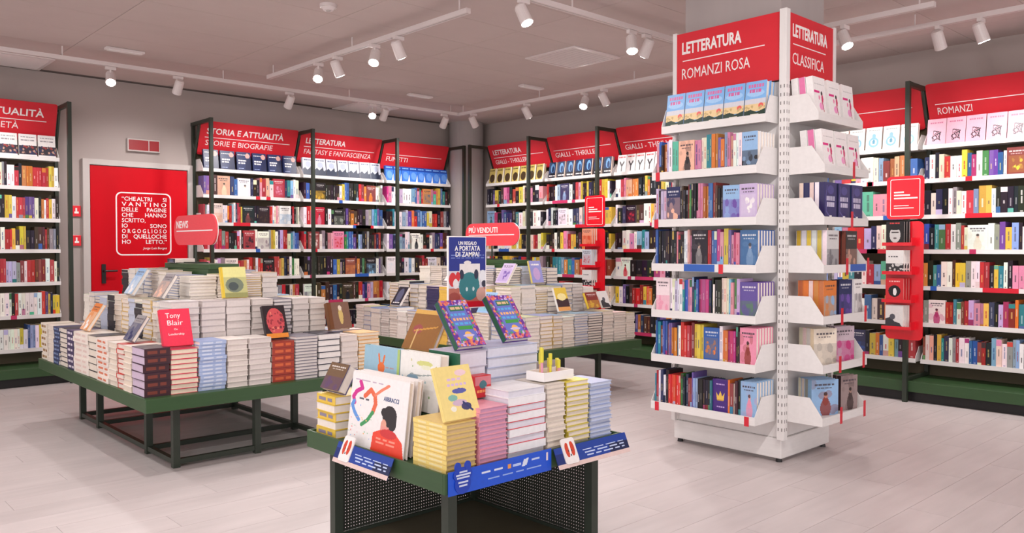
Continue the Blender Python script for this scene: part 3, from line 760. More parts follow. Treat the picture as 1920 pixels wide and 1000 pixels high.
bay('G', RW(6.182), 1.146, 'GIALLI sign by pillar', (None, ('GIALLI - THRILLER', .72)), (cv_whitey(), 'white book with red title and dark figure', 8, .125, .205, W_),
    [parse('WWRPSSOOKKYOKKKYYCNRPBBKKN'), parse('WKN{KR}DDWWY{SD}KKCKRBW'), parse('KKCWPWLTLKKKNN{KE}RKR'), parse('W{WR}KKKKMPKKLZVK'), parse('YWVKDRREYHOKKNBNKPRHAP'), gen('KKNNVDO', 26)])
bay('H', RW(5.036), 1.146, 'sign hidden behind pillar', (None, None), (cv_whitey(), 'white book with red title', 8, .125, .205, W_),
    [gen('WBKRPC', 30), gen('KNWRYB', 30), gen('CWRBKY', 30), gen('OSWBRGY', 30), gen('KWRYOB', 30), gen('KWCRYB', 30)])
bay('I', RW(3.89), 1.146, 'blank sign beside pillar', (None, None), (cv_bell(), 'cream book with pale blue ornament', 7, .142, .21, (238, 232, 224)),
    [parse('WKRGBBVRRYPWWCLEOSONB'), parse('KWDDKKDDTQQQPPRWKN'), parse('WG{SP}KLPRRZNCWOTBL'), parse('WBYWLZWYTKWRLQNYBVL'), parse('WGLWKRBNLERWBCDOTRRW'), parse('SPPWC{RB}YWT{NB}KYOBWYLKNR')], refname='hidden post')
bay('J', RW(2.744), 1.146, 'ROMANZI sign', (None, ('ROMANZI', .27)), (cv_pink(), 'pink book with black scribbled drawing', 7, .148, .225, (240, 176, 194)),
    [parse('NWKCRWWYBMWGVVBW{EY}CWWPGKRWL'), parse('KCNKWACWRLYYWKKKKKOCZSNRWW'), parse('BKTGRWARC{WC}WAVYLKWWREPYWWGY'), parse('OKTBWWDYYAWWRRKYTWKPPPAB{RW}WC'), parse('A{WM}RRTCERZPPYNKZMEOTMM{YO}NPW'), parse('ECSKYTNWARWWBBERKLCWALLWNYCCDENKBC')], mode='one', refname='red totem post')
bay('K', RW(1.598), 1.146, 'blank sign past ROMANZI sign', (None, None), (cv_bell(), 'cream book with pale blue ornament', 7, .142, .21, (238, 232, 224)),
    [gen('WRYNBKCP', 26), gen('KWCRYBO', 26), gen('WWCAYLR', 26), gen('KWRYOBP', 26), gen('PMWCRKN', 26), gen('KWCRYBL', 26)], last=True)

# ================================================================== shelf pillar
PX, PY = 4.5, 2.46
gon = thing('pillar_bookcase', 'white slotted shelf unit around the square pillar', 'bookcase', T(PX, PY, 0))
pl = MB(); pl.box(.0, .62, .0, .78, .025, .145); pl.build('plinth', M_WHITE, gon, bevel=.004)
for a in ((.02, .02), (.58, .02), (.02, .74), (.58, .74)): MB().tube((a[0] + .01, a[1] + .01, 0), (a[0] + .01, a[1] + .01, .025), .02, .016, 12).build('foot', M_BLACK, gon)
MB().box(.006, .614, .006, .774, .1455, .1475).build('perforated_top', M_PERFW, gon)
for (x, y) in ((-.032, -.032), (-.02, .76), (.60, -.02)):
    w = .046 if y == x else .03
    post = MB().box(x, x + w, y, y + w, .146, 2.72).build('slotted_post', M_WHITE, gon, bevel=.002)
    sl = MB(); z = .2
    while z < 2.28:
        for q in ((.18, .32), (.68, .82)):
            sl.box(x + w * q[0], x + w * q[1], y - .0006, y, z, z + .02); sl.box(x - .0006, x, y + w * q[0], y + w * q[1], z, z + .02)
        z += .05
    sl.build('slots', mat('slot_shadow', (128, 122, 120), .7, var=.05), post)
MB().box(.016, .03, .016, .76, .148, 2.30).build('back_panel', M_WHITE, gon)
MB().box(.03, .60, .016, .03, .148, 2.30).build('back_panel', M_WHITE, gon)
ML = T(PX, PY + .78, 0) @ FX; MR = T(PX, PY, 0)
iL = gon.matrix_basis.inverted()
def psign(M, u0, u1, rows):
    s = MB().box(u0, u1, -.014, -.002, 2.305, 2.71).build('sign_board', M_RED, gon, M=iL @ M)
    zr = 2.525
    MB().box(u0 + .05, u1 - .1, -.0152, -.014, zr, zr + .006).build('rule', M_SIGNW, s)
    for (txt, z, cap, w, bold) in rows: text(txt, cap, s, T(u0 + .045, -.0146, z) @ RX(90), width=w, bold=bold)
psign(ML, .016, .76, (('LETTERATURA', 2.575, .072, .44, .03), ('ROMANZI ROSA', 2.41, .068, .50, 0)))
psign(MR, .03, .595, (('LETTERATURA', 2.575, .072, .44, .03), ('CLASSIFICA', 2.41, .068, .40, 0)))

PSZ = [2.08, 1.772, 1.47, 1.188, .889, .602, .293]
def pshelf(M, W, z, tags, e=.25):
    mb = MB(); mb.box(.0, W, -e + .012, .0, -.02, 0); mb.box(.0, W, -e, -e + .012, -.036, .012)
    for x0 in (-.003, W): mb.prism([(-e, -.036), (-e, .012), (-e * .68, .125), (-.0, .125), (.0, -.036)], x0, x0 + .003, 'x')
    s = mb.build('shelf', M_WHITE, gon, M=iL @ M @ T(0, 0, z))
    for (u0, u1, cn, z0, z1) in tags: MB().box(u0, u1, -.2525, -.2502, z0, z1).build('price_strip' if u1 - u0 > .05 else 'price_tag', M_STRIP[cn], s)
r_ = lambda u: (u, u + .03, 'red', -.045, .012)
h_ = lambda u: (u, u + .028, 'red', -.05, .05)
LT = [[], [r_(.03)], [r_(.02)], [(.25, .47, 'blue', -.034, .01), r_(.5)], [], [], [r_(.03), r_(.68)]]
RT = [[], [h_(.36)], [h_(.34)], [h_(.28), h_(.57), (.34, .55, 'blue', -.03, .012)], [h_(.22), h_(.54)], [h_(.2), h_(.52)], [h_(.22), h_(.54)]]
for k, z in enumerate(PSZ):
    pshelf(ML, .745, z, LT[k], .25 if k else .15); pshelf(T(PX + .018, PY, 0), .58, z, RT[k], .25 if k else .21)
me = face_book_mesh(cv_sky(), .138, .215, .035, (128, 180, 232))
for i in range(5):
    for r in range(2):
        if r and i not in (0, 4): continue
        tag(link('face_out_book', me, None, 0, ML @ T(.012 + i * .1445, -.128 + r * .05, PSZ[0] + .0055) @ RX(-7)), f"sky blue beach cover book facing out under ROMANZI ROSA sign, {'front' if not r else 'back'} row", 'book', 'sky blue books on pillar top shelf')
LS = ['', 'PBKOZWQQ{so}PPCCTTOOVOLPSWWW{wf}', 'ZKZZ{dp}KDKKEGKKKPPOOBBEDKK{lb}{Zz}', 'BKKKKKKKKPKKKWWSP{KA}RRBBMPYYVPMP{BL}', '{pw}WWZWWTBPPNTBMMMMNKWKKCCCLPGZ{VG}', 'BTEBBEVVOOBWRHRREYYY{bg}WOOMMMDK{pk}', 'TRWNWKKHHHHHGKNEEVLLKKKKKT{cr}OECDK{lp}']
SPEC = {'so': (cv_generic(PAL['S'], PAL['K'], 5), 'peach covered book', PAL['S']), 'wf': (cv_generic(PAL['L'], PAL['K'], 7), 'pale blue and black covered book', W_), 'dp': (cv_generic(PAL['N'], PAL['S'], 8), 'dark violet book with pale face', PAL['N']),
        'lb': (cv_generic(PAL['L'], PAL['V'], 3), 'pale blue covered book', PAL['L']), 'Zz': (cv_generic(PAL['Z'], PAL['W'], 2), 'lilac covered book', PAL['Z']), 'pw': (cv_generic((236, 216, 220), PAL['P'], 4), 'pale pink covered book', W_),
        'bg': (cv_generic(PAL['B'], PAL['O'], 6), 'blue and gold covered book', PAL['N']), 'pk': (cv_generic(PAL['P'], PAL['E'], 9), 'pink covered book with dark figure', PAL['P']), 'cr': (cv_crown(), 'purple book with gold crown', (66, 30, 118)),
        'lp': (cv_generic(PAL['L'], PAL['P'], 12), 'pale blue and pink covered book', PAL['L']), 'ng': (cv_navygold(), 'navy book with pale lettering', (34, 30, 96)), 'gs': (cv_generic((206, 204, 204), (90, 90, 96), 4), 'pale grey covered book', (206, 204, 204)),
        'dk': (cv_generic(PAL['K'], PAL['S'], 4), 'black covered book with orange figure', PAL['K']), 'or': (cv_generic(PAL['O'], PAL['L'], 3), 'orange covered book', PAL['O']), 'nv': (cv_generic(PAL['N'], PAL['V'], 3), 'dark navy covered book', PAL['N']),
        'be': (cv_generic(PAL['C'], (170, 160, 150), 3), 'beige covered book', PAL['C']), 'pg': (cv_generic((190, 170, 180), PAL['M'], 3), 'dusty pink covered book', (190, 170, 180)), 'lw': (cv_generic(PAL['L'], PAL['E'], 11), 'pale blue book with red figure', PAL['L']),
        'gb': (cv_generic((150, 130, 128), (60, 44, 44), 5), 'greyish book with portrait', (150, 130, 128))}
for k in range(1, 7): fill(ML, .012, .742, PSZ[k], parse(LS[k]), 'ROMANZI ROSA side', k + 1, 'one', 'end', 'corner post', v=-.222, d=.15, special=SPEC, fw=(.105, .12), copies=5)
MRR = T(PX + .018, PY, 0)
for s in range(2):
    for i in range(3):
        for r in range(3):
            me = face_book_mesh(cv_pinkgirl(), .15, .225, .042, W_, (226, 120, 168) if r == 1 else W_)
            Mi = MRR @ T((.02, .06)[s] + i * (.185, .17)[s], (-.178, -.215)[s] + r * .046, PSZ[s] + .005) @ RX(-5)
            tag(link('face_out_book', me, None, 0, Mi), f"white book with pink figure, {('front', 'middle', 'rear')[r]} row of {ORD[s + 1]} shelf under CLASSIFICA sign", 'book', f'white and pink books on {ORD[s + 1]} pillar shelf')
# columns: (u, turn, width, cover key, spine colours of the copies from front to back)
RS = {2: [(.05, 0, .15, 'ng', 'NWCNC'), (.225, 0, .15, 'ng', 'NNN'), (.40, 0, .15, 'ng', 'NNN')],
      3: [(.085, 0, .15, 'gs', 'WYWYWY'), (.33, 0, .15, 'dk', 'EEDE')],
      4: [(.05, 0, .16, 'or', 'OOCOO'), (.30, -12, .12, 'nv', 'NN'), (.45, 0, .11, 'gw', 'WW')],
      5: [(.06, -22, .17, 'be', 'CCCC'), (.29, -16, .17, 'pg', 'AA')],
      6: [(.075, -26, .19, 'lw', 'LACC'), (.36, -14, .15, 'gb', 'DD')]}
SPEC['gw'] = (cv_generic(PAL['W'], PAL['A'], 3), 'white covered book', W_)
for k, cols in RS.items():
    for n, (u, turn, w, key, sp) in enumerate(cols):
        cv, lab, e = SPEC[key]
        for q, ch in enumerate(sp):
            me = face_book_mesh(cv, w, .215, .031, e, jit(PAL[ch]))
            Mi = MRR @ T(u, -.226 + w * math.sin(R(-turn)), PSZ[k] + .001) @ RZ(turn) @ T(0, q * .0325, 0)
            if (Mi.translation.y > PY - .04): continue
            tag(link('face_out_book', me, None, 0, Mi), f"{lab}, {'frontmost' if q == 0 else ORD[q + 1] + ' in depth'}, {ORD[n + 1]} column from corner, {ORD[k + 1]} CLASSIFICA shelf", 'book', 'copies facing out on CLASSIFICA side')

# ================================================================== red totems
def totem(M, lab, bks, where):
    t = thing('book_totem', lab, 'display stand', M)
    h = MB().prism(rrect(0, .30, 1.54, 1.90, .035), -.022, -.012, 'y').build('header', M_REDPL, t)
    g = MB(); ring(g, rrect(.03, .27, 1.565, 1.875, .01, 2), rrect(.034, .266, 1.569, 1.871, .008, 2), -.0235, -.022); g.build('header_border', M_SIGNW, h)
    c = MB()
    for i, (z, w) in enumerate(((1.76, .08), (1.735, .13), (1.71, .19), (1.65, .12), (1.63, .16))): c.box(.06, .06 + w, -.0235, -.022, z, z + (.012 if i < 3 else .006))
    c.build('header_print', M_SIGNW, h)
    MB().prism(rrect(0, .30, .53, 1.52, .04), -.022, -.012, 'y').build('panel', M_REDPL, t)
    for z in (1.325, 1.085, .85, .625):
        p = MB(); p.box(.0, .235, -.105, -.022, z - .008, z); p.box(.0, .235, -.108, -.105, z - .008, z + .02); p.box(.235, .24, -.108, -.022, z - .008, z + .06); p.build('ledge', M_REDPL, t)
    MB().box(.13, .17, -.012, .0, .6, 1.85).build('mount', M_DGREEN, t)
    for i, (z, (cv, dsc, e)) in enumerate(zip((1.325, 1.085, .85, .625), bks)):
        me = face_book_mesh(cv, .145, .195, .022, e)
        for r in range(3):
            tag(link('face_out_book', me, None, 0, M @ T(.03 + r * .012, -.10 + r * .0235, z + .001)), f'{dsc} in {ORD[i + 1]} pocket down of {where}', 'book', f'books in {ORD[i + 1]} pocket of {where}')
totem(T(7.06, 2.744 + .15, 0) @ FX, 'red book totem with four pockets on the post beside ROMANZI sign',
      [(cv_face(), 'black book with grey face', K_), (cv_bw(), 'white book with black and white print', W_), (cv_seal(), 'red book with black disc', (206, 40, 48)), (cv_city(), 'white book with dark photo', W_)], 'ROMANZI totem')
totem(T(7.06, 6.182 + .15, 0) @ FX, 'red book totem with four pockets on the post between GIALLI signs',
      [(cv_generic((232, 150, 120), (210, 80, 50), 3), 'orange covered book', (232, 150, 120)), (cv_generic((200, 206, 216), (190, 90, 100), 6), 'pale grey covered book', (200, 206, 216)), (cv_bw(), 'white and black covered book', W_), (cv_generic(PAL['C'], PAL['O'], 6), 'cream covered book', PAL['C'])], 'GIALLI totem')

# ================================================================== big stepped tables
def table(x0, x1, y0, y1, lab):
    t = thing('display_table', lab, 'table', T(x0, y0, 0)); W, D = x1 - x0, y1 - y0
    MB().box(0, W, 0, D, .382, .46).build('table_top', M_GREEN, t, bevel=.004)
    lx = (.24, W * .465, W - .36); ly = (.217, .67, D - .67, D - .25); s = .02
    for x in lx:
        for y in ly:
            if x == lx[1] and y in ly[1:3]: continue
            MB().box(x - s, x + s, y - s, y + s, 0, .381).build('leg', M_DGREEN, t)
    for y in ly:
        MB().box(lx[0] + s, lx[2] - s, y - .015, y + .015, .02, .05).build('cross_rail', M_DGREEN, t)
    for x in (lx[0], lx[2]):
        for a, b in zip(ly, ly[1:]): MB().box(x - .015, x + .015, a + s, b - s, .02, .05).build('side_rail', M_DGREEN, t)
    for n, (a, b, c, d, z0, z1) in enumerate(((.24, W - .3, .31, D - .24, .4605, .70), (.45, W - .52, .54, D - .46, .7005, .93), (.66, W - .74, .74, D - .68, .9305, 1.155))):
        MB().box(a, b, c, d, z0, z1).build('riser', M_GREEN, t)
    MB().box(.66, W - .74, .72, D - .8, 1.1555, 1.19).build('top_platform', M_GREEN, t, bevel=.003)
    return t
T1 = (1.553, 3.16, 4.636, 6.97); T2 = (4.33, 5.94, 4.64, 6.98)
table(*T1, 'green stepped book table on dark legs nearest the red door')
table(*T2, 'green stepped book table on dark legs facing the GIALLI bookcases')

NEAR = 'table near red door'
# front row of the table near the door: (x0, x1, n, top z, side, cover, spine, page, description, where, title lines)
rows = [
    (1.570, 1.712, 6, .735, 'F', (54, 30, 46), (64, 36, 44), (196, 176, 196), 'dark plum book with rust bands', 'corner pile', (120, 58, 48)),
    (1.718, 1.872, 9, .718, 'B', (206, 60, 84), None, (226, 212, 190), 'cream paged book', 'pile under red leaning book', None),
    (1.880, 2.040, 13, .752, 'F', (150, 168, 208), (166, 182, 216), PAGE, 'pale blue book', 'pale blue pile', (206, 214, 232)),
    (2.050, 2.178, 9, .75, 'B', (232, 224, 216), None, (214, 204, 198), 'cream paged paperback', 'pile beside pale blue pile', None),
    (2.188, 2.326, 9, .748, 'R', (222, 214, 208), None, (212, 202, 198), 'pale paged paperback', 'pile beside rust red pile', None),
    (2.336, 2.484, 6, .715, 'F', (128, 36, 28), (158, 52, 34), PAGE, 'rust red ornate book', 'rust red pile', (206, 96, 52)),
    (2.494, 2.650, 14, .735, 'B', (120, 116, 128), None, (220, 212, 208), 'grey edged paperback', 'grey striped pile', None),
    (2.660, 2.820, 7, .738, 'B', (34, 36, 56), None, (232, 226, 222), 'black covered hardback', 'black striped pile', None),
    (2.830, 2.952, 7, .715, 'R', (228, 216, 208), None, (218, 208, 202), 'beige paged paperback', 'pile beside black striped pile', None),
    (2.962, 3.125, 11, .725, 'B', (226, 172, 96), None, (232, 218, 196), 'orange covered paperback', 'orange striped pile', None)]
gF = 'piled books along front of table near door'
for (a, b, n, zt, sd, cc, cs, cp, ds, wh, ln) in rows:
    t = (zt - .461) / n - .0004
    pile(T(a, 4.705, .4605), b - a, .205, n, t, sd, cc, cs, cp, ds, f'{wh}, {NEAR}', 'parts', gF, lines=ln)
# left row, facing -X : (y near, y far, n, top, side, cover, spine, page, text)
lrows = [
    (4.925, 5.06, 8, .728, 'B', (226, 214, 204), None, (226, 210, 192), 'cream paperback', 'first pile behind plum pile', None),
    (5.07, 5.18, 9, .728, 'L', (190, 56, 50), None, (230, 216, 204), 'red edged paperback', 'second pile behind plum pile', None),
    (5.19, 5.33, 8, .726, 'B', (226, 218, 208), None, (228, 214, 198), 'cream paperback', 'third pile behind plum pile', None),
    (5.34, 5.58, 8, .73, 'F', (226, 210, 200), (238, 226, 216), PAGE, 'white spined paperback', 'fourth pile behind plum pile', (214, 120, 90)),
    (5.59, 5.75, 6, .735, 'B', (44, 40, 48), None, (234, 222, 206), 'black covered book', 'fifth pile behind plum pile', None),
    (5.76, 6.08, 8, .735, 'F', (236, 226, 214), (238, 226, 216), PAGE, 'cream spined paperback', 'sixth pile behind plum pile', (226, 200, 190)),
    (6.09, 6.25, 7, .732, 'F', (70, 56, 96), (60, 50, 92), PAGE, 'dark violet book', 'seventh pile behind plum pile', (220, 210, 220)),
    (6.26, 6.44, 8, .732, 'B', (40, 40, 56), None, (232, 220, 206), 'black edged book', 'eighth pile behind plum pile', None),
    (6.45, 6.60, 9, .73, 'F', (44, 60, 100), (44, 60, 102), PAGE, 'navy book', 'ninth pile behind plum pile', (120, 140, 180)),
    (6.61, 6.77, 8, .73, 'B', (230, 220, 208), None, (232, 220, 206), 'cream paperback', 'tenth pile behind plum pile', None),
    (6.78, 6.94, 6, .735, 'F', (232, 222, 206), (236, 226, 212), PAGE, 'cream and brown book', 'eleventh pile behind plum pile', (150, 110, 60))]
gL = 'piled books along side of table near door'
for (a, b, n, zt, sd, cc, cs, cp, ds, wh, ln) in lrows:
    t = (zt - .461) / n - .0004
    pile(T(1.572, b, .4605) @ FX, b - a, .195, n, t, sd, cc, cs, cp, ds, f'{wh}, {NEAR}', 'whole', gL, lines=ln)

# second step, front row of the table near the door
rows2 = [(1.815, 1.985, 7, .975, 'B', (206, 200, 200), (214, 206, 202)), (1.995, 2.145, 7, .972, 'R', (200, 190, 190), (212, 202, 198)), (2.155, 2.315, 6, .975, 'B', (206, 196, 192), (216, 206, 202)),
         (2.325, 2.465, 7, .97, 'R', (210, 200, 196), (214, 204, 198)), (2.475, 2.60, 12, .965, 'B', (96, 92, 104), (214, 206, 204)), (2.61, 2.73, 7, .962, 'B', (206, 198, 194), (212, 202, 196)), (2.74, 2.85, 7, .962, 'R', (206, 198, 194), (220, 210, 202))]
for i, (a, b, n, zt, sd, cc, cp) in enumerate(rows2):
    t = (zt - .701) / n - .0004
    pile(T(a, 4.955, .7005), b - a, .195, n, t, sd, cc, None, cp, 'pale paged paperback' if i != 4 else 'grey striped paperback', f'{ORD[i + 1]} pile along middle step, {NEAR}', 'whole', 'piled books on middle step of table near door')

def auto_row(M, L, depth, zt, zb, seed, spines=.25, mode='stuff', dark_first=False):
    """a row of piles of varied books, filling length L"""
    r = random.Random(seed); u = 0
    while u < L - .09:
        w = min(r.uniform(.12, .19), L - u)
        if L - u - w < .09: w = L - u
        n = r.randint(6, 12); top = zt + r.uniform(-.03, .012); t = (top - zb) / n - .0004
        k = r.random()
        if dark_first and u == 0: cc = (30, 28, 34); sd = 'F'; cs = cc
        elif k < spines:
            cs = r.choice([(236, 228, 218), (238, 230, 222), (60, 56, 92), (44, 44, 52), (232, 190, 90), (226, 216, 206), (190, 196, 214)]); cc = cs; sd = 'F'
        else:
            cc = r.choice([(226, 218, 212), (214, 206, 204), (206, 196, 190), (230, 222, 212), (44, 44, 56), (150, 160, 190), (120, 116, 126), (210, 180, 120)]); cs = cc; sd = r.choice('BRL')
        pg = r.choice([(226, 214, 202), (214, 206, 200), (232, 222, 212), (220, 208, 194)])
        pile(M @ T(u + .003, 0, zb), w - .008, depth - .004, n, t, sd, cc, cs, pg, mode=mode, top=jit(r.choice([(226, 220, 214), (150, 170, 206), (206, 196, 150), (222, 214, 206)])))
        u += w

def steps(tb, s0, first, dark=False):
    x0, x1, y0, y1 = tb; W = x1 - x0
    if first:
        auto_row(T(x0 + .012, y0 + .07, 0), W - .024, .22, .735, .4605, s0, .0)
        auto_row(T(x0 + .015, y1 - .02, 0) @ FX, y1 - y0 - .33, .2, .735, .4605, s0 + 1)
        auto_row(T(x0 + .26, y0 + .32, 0), W - .56, .2, .972, .7005, s0 + 2)
    # right side rows (seen from above and between) face +X
    auto_row(T(x1 - .02, y0 + .31, 0) @ RZ(90), y1 - y0 - .36, .24, .725, .4605, s0 + 3)
    auto_row(T(x1 - .31, y0 + .55, 0) @ RZ(90), y1 - y0 - .83, .19, .96, .7005, s0 + 4)
    auto_row(T(x0 + .25, y1 - .27, 0) @ FX, y1 - y0 - .8, .18, .972, .7005, s0 + 5, .35)
    auto_row(T(x0 + .46, y0 + .55, 0), W - 1.0, .18, 1.145, .9305, s0 + 6)
    auto_row(T(x0 + .46, y1 - .48, 0) @ FX, y1 - y0 - 1.23, .18, 1.145, .9305, s0 + 7, .3, dark_first=dark)
    auto_row(T(x1 - .53, y0 + .75, 0) @ RZ(90), y1 - y0 - 1.24, .19, 1.135, .9305, s0 + 8)
    auto_row(T(x1 - .56, y1 - .02, 0) @ RZ(180), W - .84, .2, .73, .4605, s0 + 9)
steps(T1, 40, False, True); steps(T2, 70, True)

# leaning display copies
DISP = 'display copies leaning on the tables'
RB = lean_book('display_book', 'red book with white title leaning on a cream pile, table near door', T(1.700, 4.765, .7215), 19, .172, .222, .03, cv_red_text(), (222, 48, 76), (222, 48, 76))
MT = T(.014, -.0012, 0) @ RX(90)
for (s, z, cap, w) in (('Tony', .168, .03, .085), ('Blair', .124, .03, .09)): text(s, cap, RB, T(.03 if s == 'Tony' else .036, -.0012, z) @ RX(90), 'title', width=w)
text('On', .011, RB, T(.07, -.0012, .094) @ RX(90), 'title', width=.02); text('Leadership', .013, RB, T(.036, -.0012, .064) @ RX(90), 'title', width=.09)
lean_book('display_book', 'dark book with ornate red arch leaning on rust red pile', T(2.34, 4.78, .718), 20, .15, .215, .03, cv_ornate(), (40, 30, 34), (34, 28, 34))
lean_book('display_book', 'brown book with pale figure leaning on beige pile end, table near door', T(2.80, 4.79, .7425), 18, .165, .185, .04, cv_brown(), (110, 66, 34), (110, 66, 34))
lean_book('display_book', 'green and yellow landscape covered book leaning on upper step', T(2.15, 4.99, .978), 14, .165, .2, .025, cv_land(), (206, 180, 70), (222, 190, 60))
for (x, y, z, cvb, e, lab, h) in ((1.60, 6.05, .7375, (PAL['O'], PAL['W']), (232, 176, 120), 'orange and white book leaning above fifth side pile, table near door', .2),
                               (1.62, 5.22, .7325, (PAL['A'], PAL['N']), (110, 116, 130), 'grey book leaning above second side pile, table near door', .17),
                               (1.84, 5.9, .976, (PAL['L'], PAL['W']), (190, 206, 220), 'pale blue book leaning on middle step, table near door', .2),
                               (1.84, 5.35, .976, (PAL['A'], PAL['S']), (150, 146, 150), 'greyish book leaning on middle step, table near door', .17)):
    lean_book('display_book', lab, T(x, y, z) @ FX, 32, .15, h, .025, cv_generic(*cvb, 8), e, e)
GT = 'table facing GIALLI'
lean_book('display_book', f'yellow and dark covered book leaning on front pile, {GT}', T(5.0, 4.79, .752), 20, .15, .21, .02, cv_yelldark(), W_, (236, 230, 220))
lean_book('display_book', f'violet covered book with yellow spine leaning on middle step, {GT}', T(4.92, 5.03, .99), 16, .14, .2, .02, cv_lilac(), (206, 190, 120), (216, 196, 110))
lean_book('display_book', f'red and gold covered book leaning on front pile, {GT}', T(5.40, 4.80, .752), 24, .15, .15, .03, cv_generic(PAL['E'], PAL['Y'], 4), PAL['E'], PAL['Y'])
lean_book('display_book', f'white book with dark photo leaning at end of front row, {GT}', T(5.58, 4.80, .752), 24, .12, .16, .02, cv_city(), W_, W_)
for (x, y, z, cv, e, lab) in ((4.39, 6.42, .752, cv_darkphoto(), W_, f'black covered book with grey figure leaning at far side pile, {GT}'), (4.63, 5.9, .99, cv_generic(PAL['W'], PAL['Y'], 2), W_, f'white and yellow book leaning on middle step, {GT}'),
                          (4.63, 5.2, .99, cv_generic(PAL['Z'], PAL['V'], 2), W_, f'lilac and violet book leaning on middle step, {GT}'), (4.38, 5.15, .752, cv_generic(PAL['L'], PAL['Q'], 2), W_, f'pale mint book leaning on side pile, {GT}')):
    lean_book('display_book', lab, T(x, y, z) @ FX, 34, .15, .2, .02, cv, e, e)

def topsign(x, y, line, w, lab, name):
    t = thing('table_sign', lab, 'sign', T(x, y + .38, 1.1905) @ FX)
    MB().box(.28, .48, -.05, .05, 0, .008).build('base', M_DGREEN, t)
    MB().tube((.38, 0, .008), (.38, 0, .13), .008, n=10).build('stem', M_DGREEN, t)
    b = MB().prism(rrect(0, .76, .13, .345, .1, 8), -.012, 0, 'y').build('sign_board', mat('coral_sign', (232, 74, 84), .4, var=.03), t)
    MB().prism(rrect(.0, .76, .13, .345, .1, 8), 0, .006, 'y').build('backing', M_SIGNW, b)
    MB().box(.05, .70, -.0134, -.012, .228, .236).build('rule', M_SIGNW, b)
    text(line, .05, b, T(.05, -.0126, .255) @ RX(90), width=w, bold=.02)
topsign(2.30, 5.80, 'NEWS', .22, 'coral rounded sign with a short word above the table near red door', 'news')
topsign(5.13, 5.80, 'PIÙ VENDUTI', .42, 'coral rounded sign with longer wording above the table facing GIALLI', 'best')
fb = tag(link('face_out_book', face_book_mesh(cv_darkphoto(), .15, .03, .16, W_), None, 0, T(2.2, 6.08, 1.1915) @ FX), 'white and dark book lying on the top platform under coral sign, table near door', 'book')

# ================================================================== front square table
F0, F1, G0, G1 = 1.71, 2.655, 2.178, 3.13
ft = thing('display_table', 'square green tray table on dark perforated base', 'table', T(F0, G0, 0))
W, D = F1 - F0, G1 - G0
MB().box(.012, W - .012, .012, D - .012, .452, .505).build('tray_deck', M_GREEN, ft)
for a in ((0, W, 0, .011), (0, W, D - .011, D), (0, .011, .011, D - .011), (W - .011, W, .011, D - .011)):
    MB().box(*a, .45, .522).build('tray_lip', M_GREEN, ft, bevel=.002)
d0 = .09
for (x, y) in ((d0, d0), (W - d0, d0), (d0, D - d0), (W - d0, D - d0)):
    MB().box(x - .02, x + .02, y - .02, y + .02, 0, .4515).build('leg', M_DGREEN, ft)
for z in (.05, .425):
    for y in (d0, D - d0): MB().box(d0 + .02, W - d0 - .02, y - .012, y + .012, z, z + .026).build('rail', M_DGREEN, ft) if not (z > .1 and False) else None
    for x in (d0, W - d0): MB().box(x - .012, x + .012, d0 + .02, D - d0 - .02, z, z + .026).build('rail', M_DGREEN, ft)
MB().box(d0 + .021, W - d0 - .021, -.001, .001, .077, .424).build('perforated_panel', M_PERF, ft, M=T(0, D - d0, 0))
MB().box(.0, D - 2 * d0 - .042, -.001, .001, .077, .424).build('perforated_panel', M_PERF, ft, M=T(W - d0, D - d0 - .021, 0) @ FX)
MB().box(d0 + .013, W - d0 - .013, d0 + .013, D - d0 - .013, .052, .062).build('bottom_panel', M_OLIVE, ft)
MB().box(.18, .76, .235, .765, .5055, .655).build('riser', M_GREEN, ft)

SQ = 'square table'
Z0 = .5056
def fp(a, b, y, dep, n, zt, sd, cc, cs, cp, ds, wh, z0=Z0, **k):
    t = (zt - z0) / n - .0004
    pile(T(a, y, z0), b - a, dep, n, t, sd, cc, cs, cp, ds, f'{wh}, {SQ}', 'parts', 'piled books on the square table', **k)
fp(1.742, 1.878, 2.208, .195, 10, .684, 'L', (226, 196, 116), (238, 212, 126), (206, 178, 130), 'yellow children\'s book', 'yellow corner pile', lines=(240, 224, 170), skew=.6)
fp(1.892, 2.028, 2.208, .20, 13, .72, 'L', (234, 160, 178), (232, 156, 172), (200, 150, 178), 'pink book', 'pink pile', skew=.6)
fp(2.036, 2.228, 2.208, .19, 9, .767, 'B', (206, 52, 66), (238, 236, 238), (218, 216, 226), 'white hardback with red edges', 'red and white pile', alt='F', skew=.7, alt_cov=(238, 236, 238), top=(238, 236, 238))
fp(2.240, 2.342, 2.208, .18, 14, .768, 'B', (222, 212, 200), None, (224, 212, 200), 'beige paperback', 'beige pile')
fp(2.350, 2.484, 2.208, .18, 13, .765, 'L', (206, 190, 96), (190, 170, 60), (226, 214, 200), 'yellow spined paperback', 'yellow spined pile', top=(232, 214, 70))
fp(2.492, 2.622, 2.208, .18, 15, .745, 'B', (160, 172, 206), None, (196, 202, 220), 'pale blue paged book', 'pale blue pile')
pile(T(1.745, 3.105, Z0) @ FX, .15, .17, 5, .0345, 'F', (222, 190, 70), (226, 190, 76), PAGE, 'thick yellow and white book', f'yellow striped far pile, {SQ}', 'parts', 'piled books on the square table', alt='B', lines=(140, 130, 150))
fp(1.966, 2.108, 2.42, .19, 4, .895, 'L', (196, 190, 206), (36, 96, 70), (214, 210, 222), 'green spined hardback', 'green spined pile', z0=.6556)
fp(2.118, 2.395, 2.42, .21, 6, .903, 'B', (176, 184, 212), None, (208, 208, 222), 'large pale book', 'large pale pile', z0=.6556)
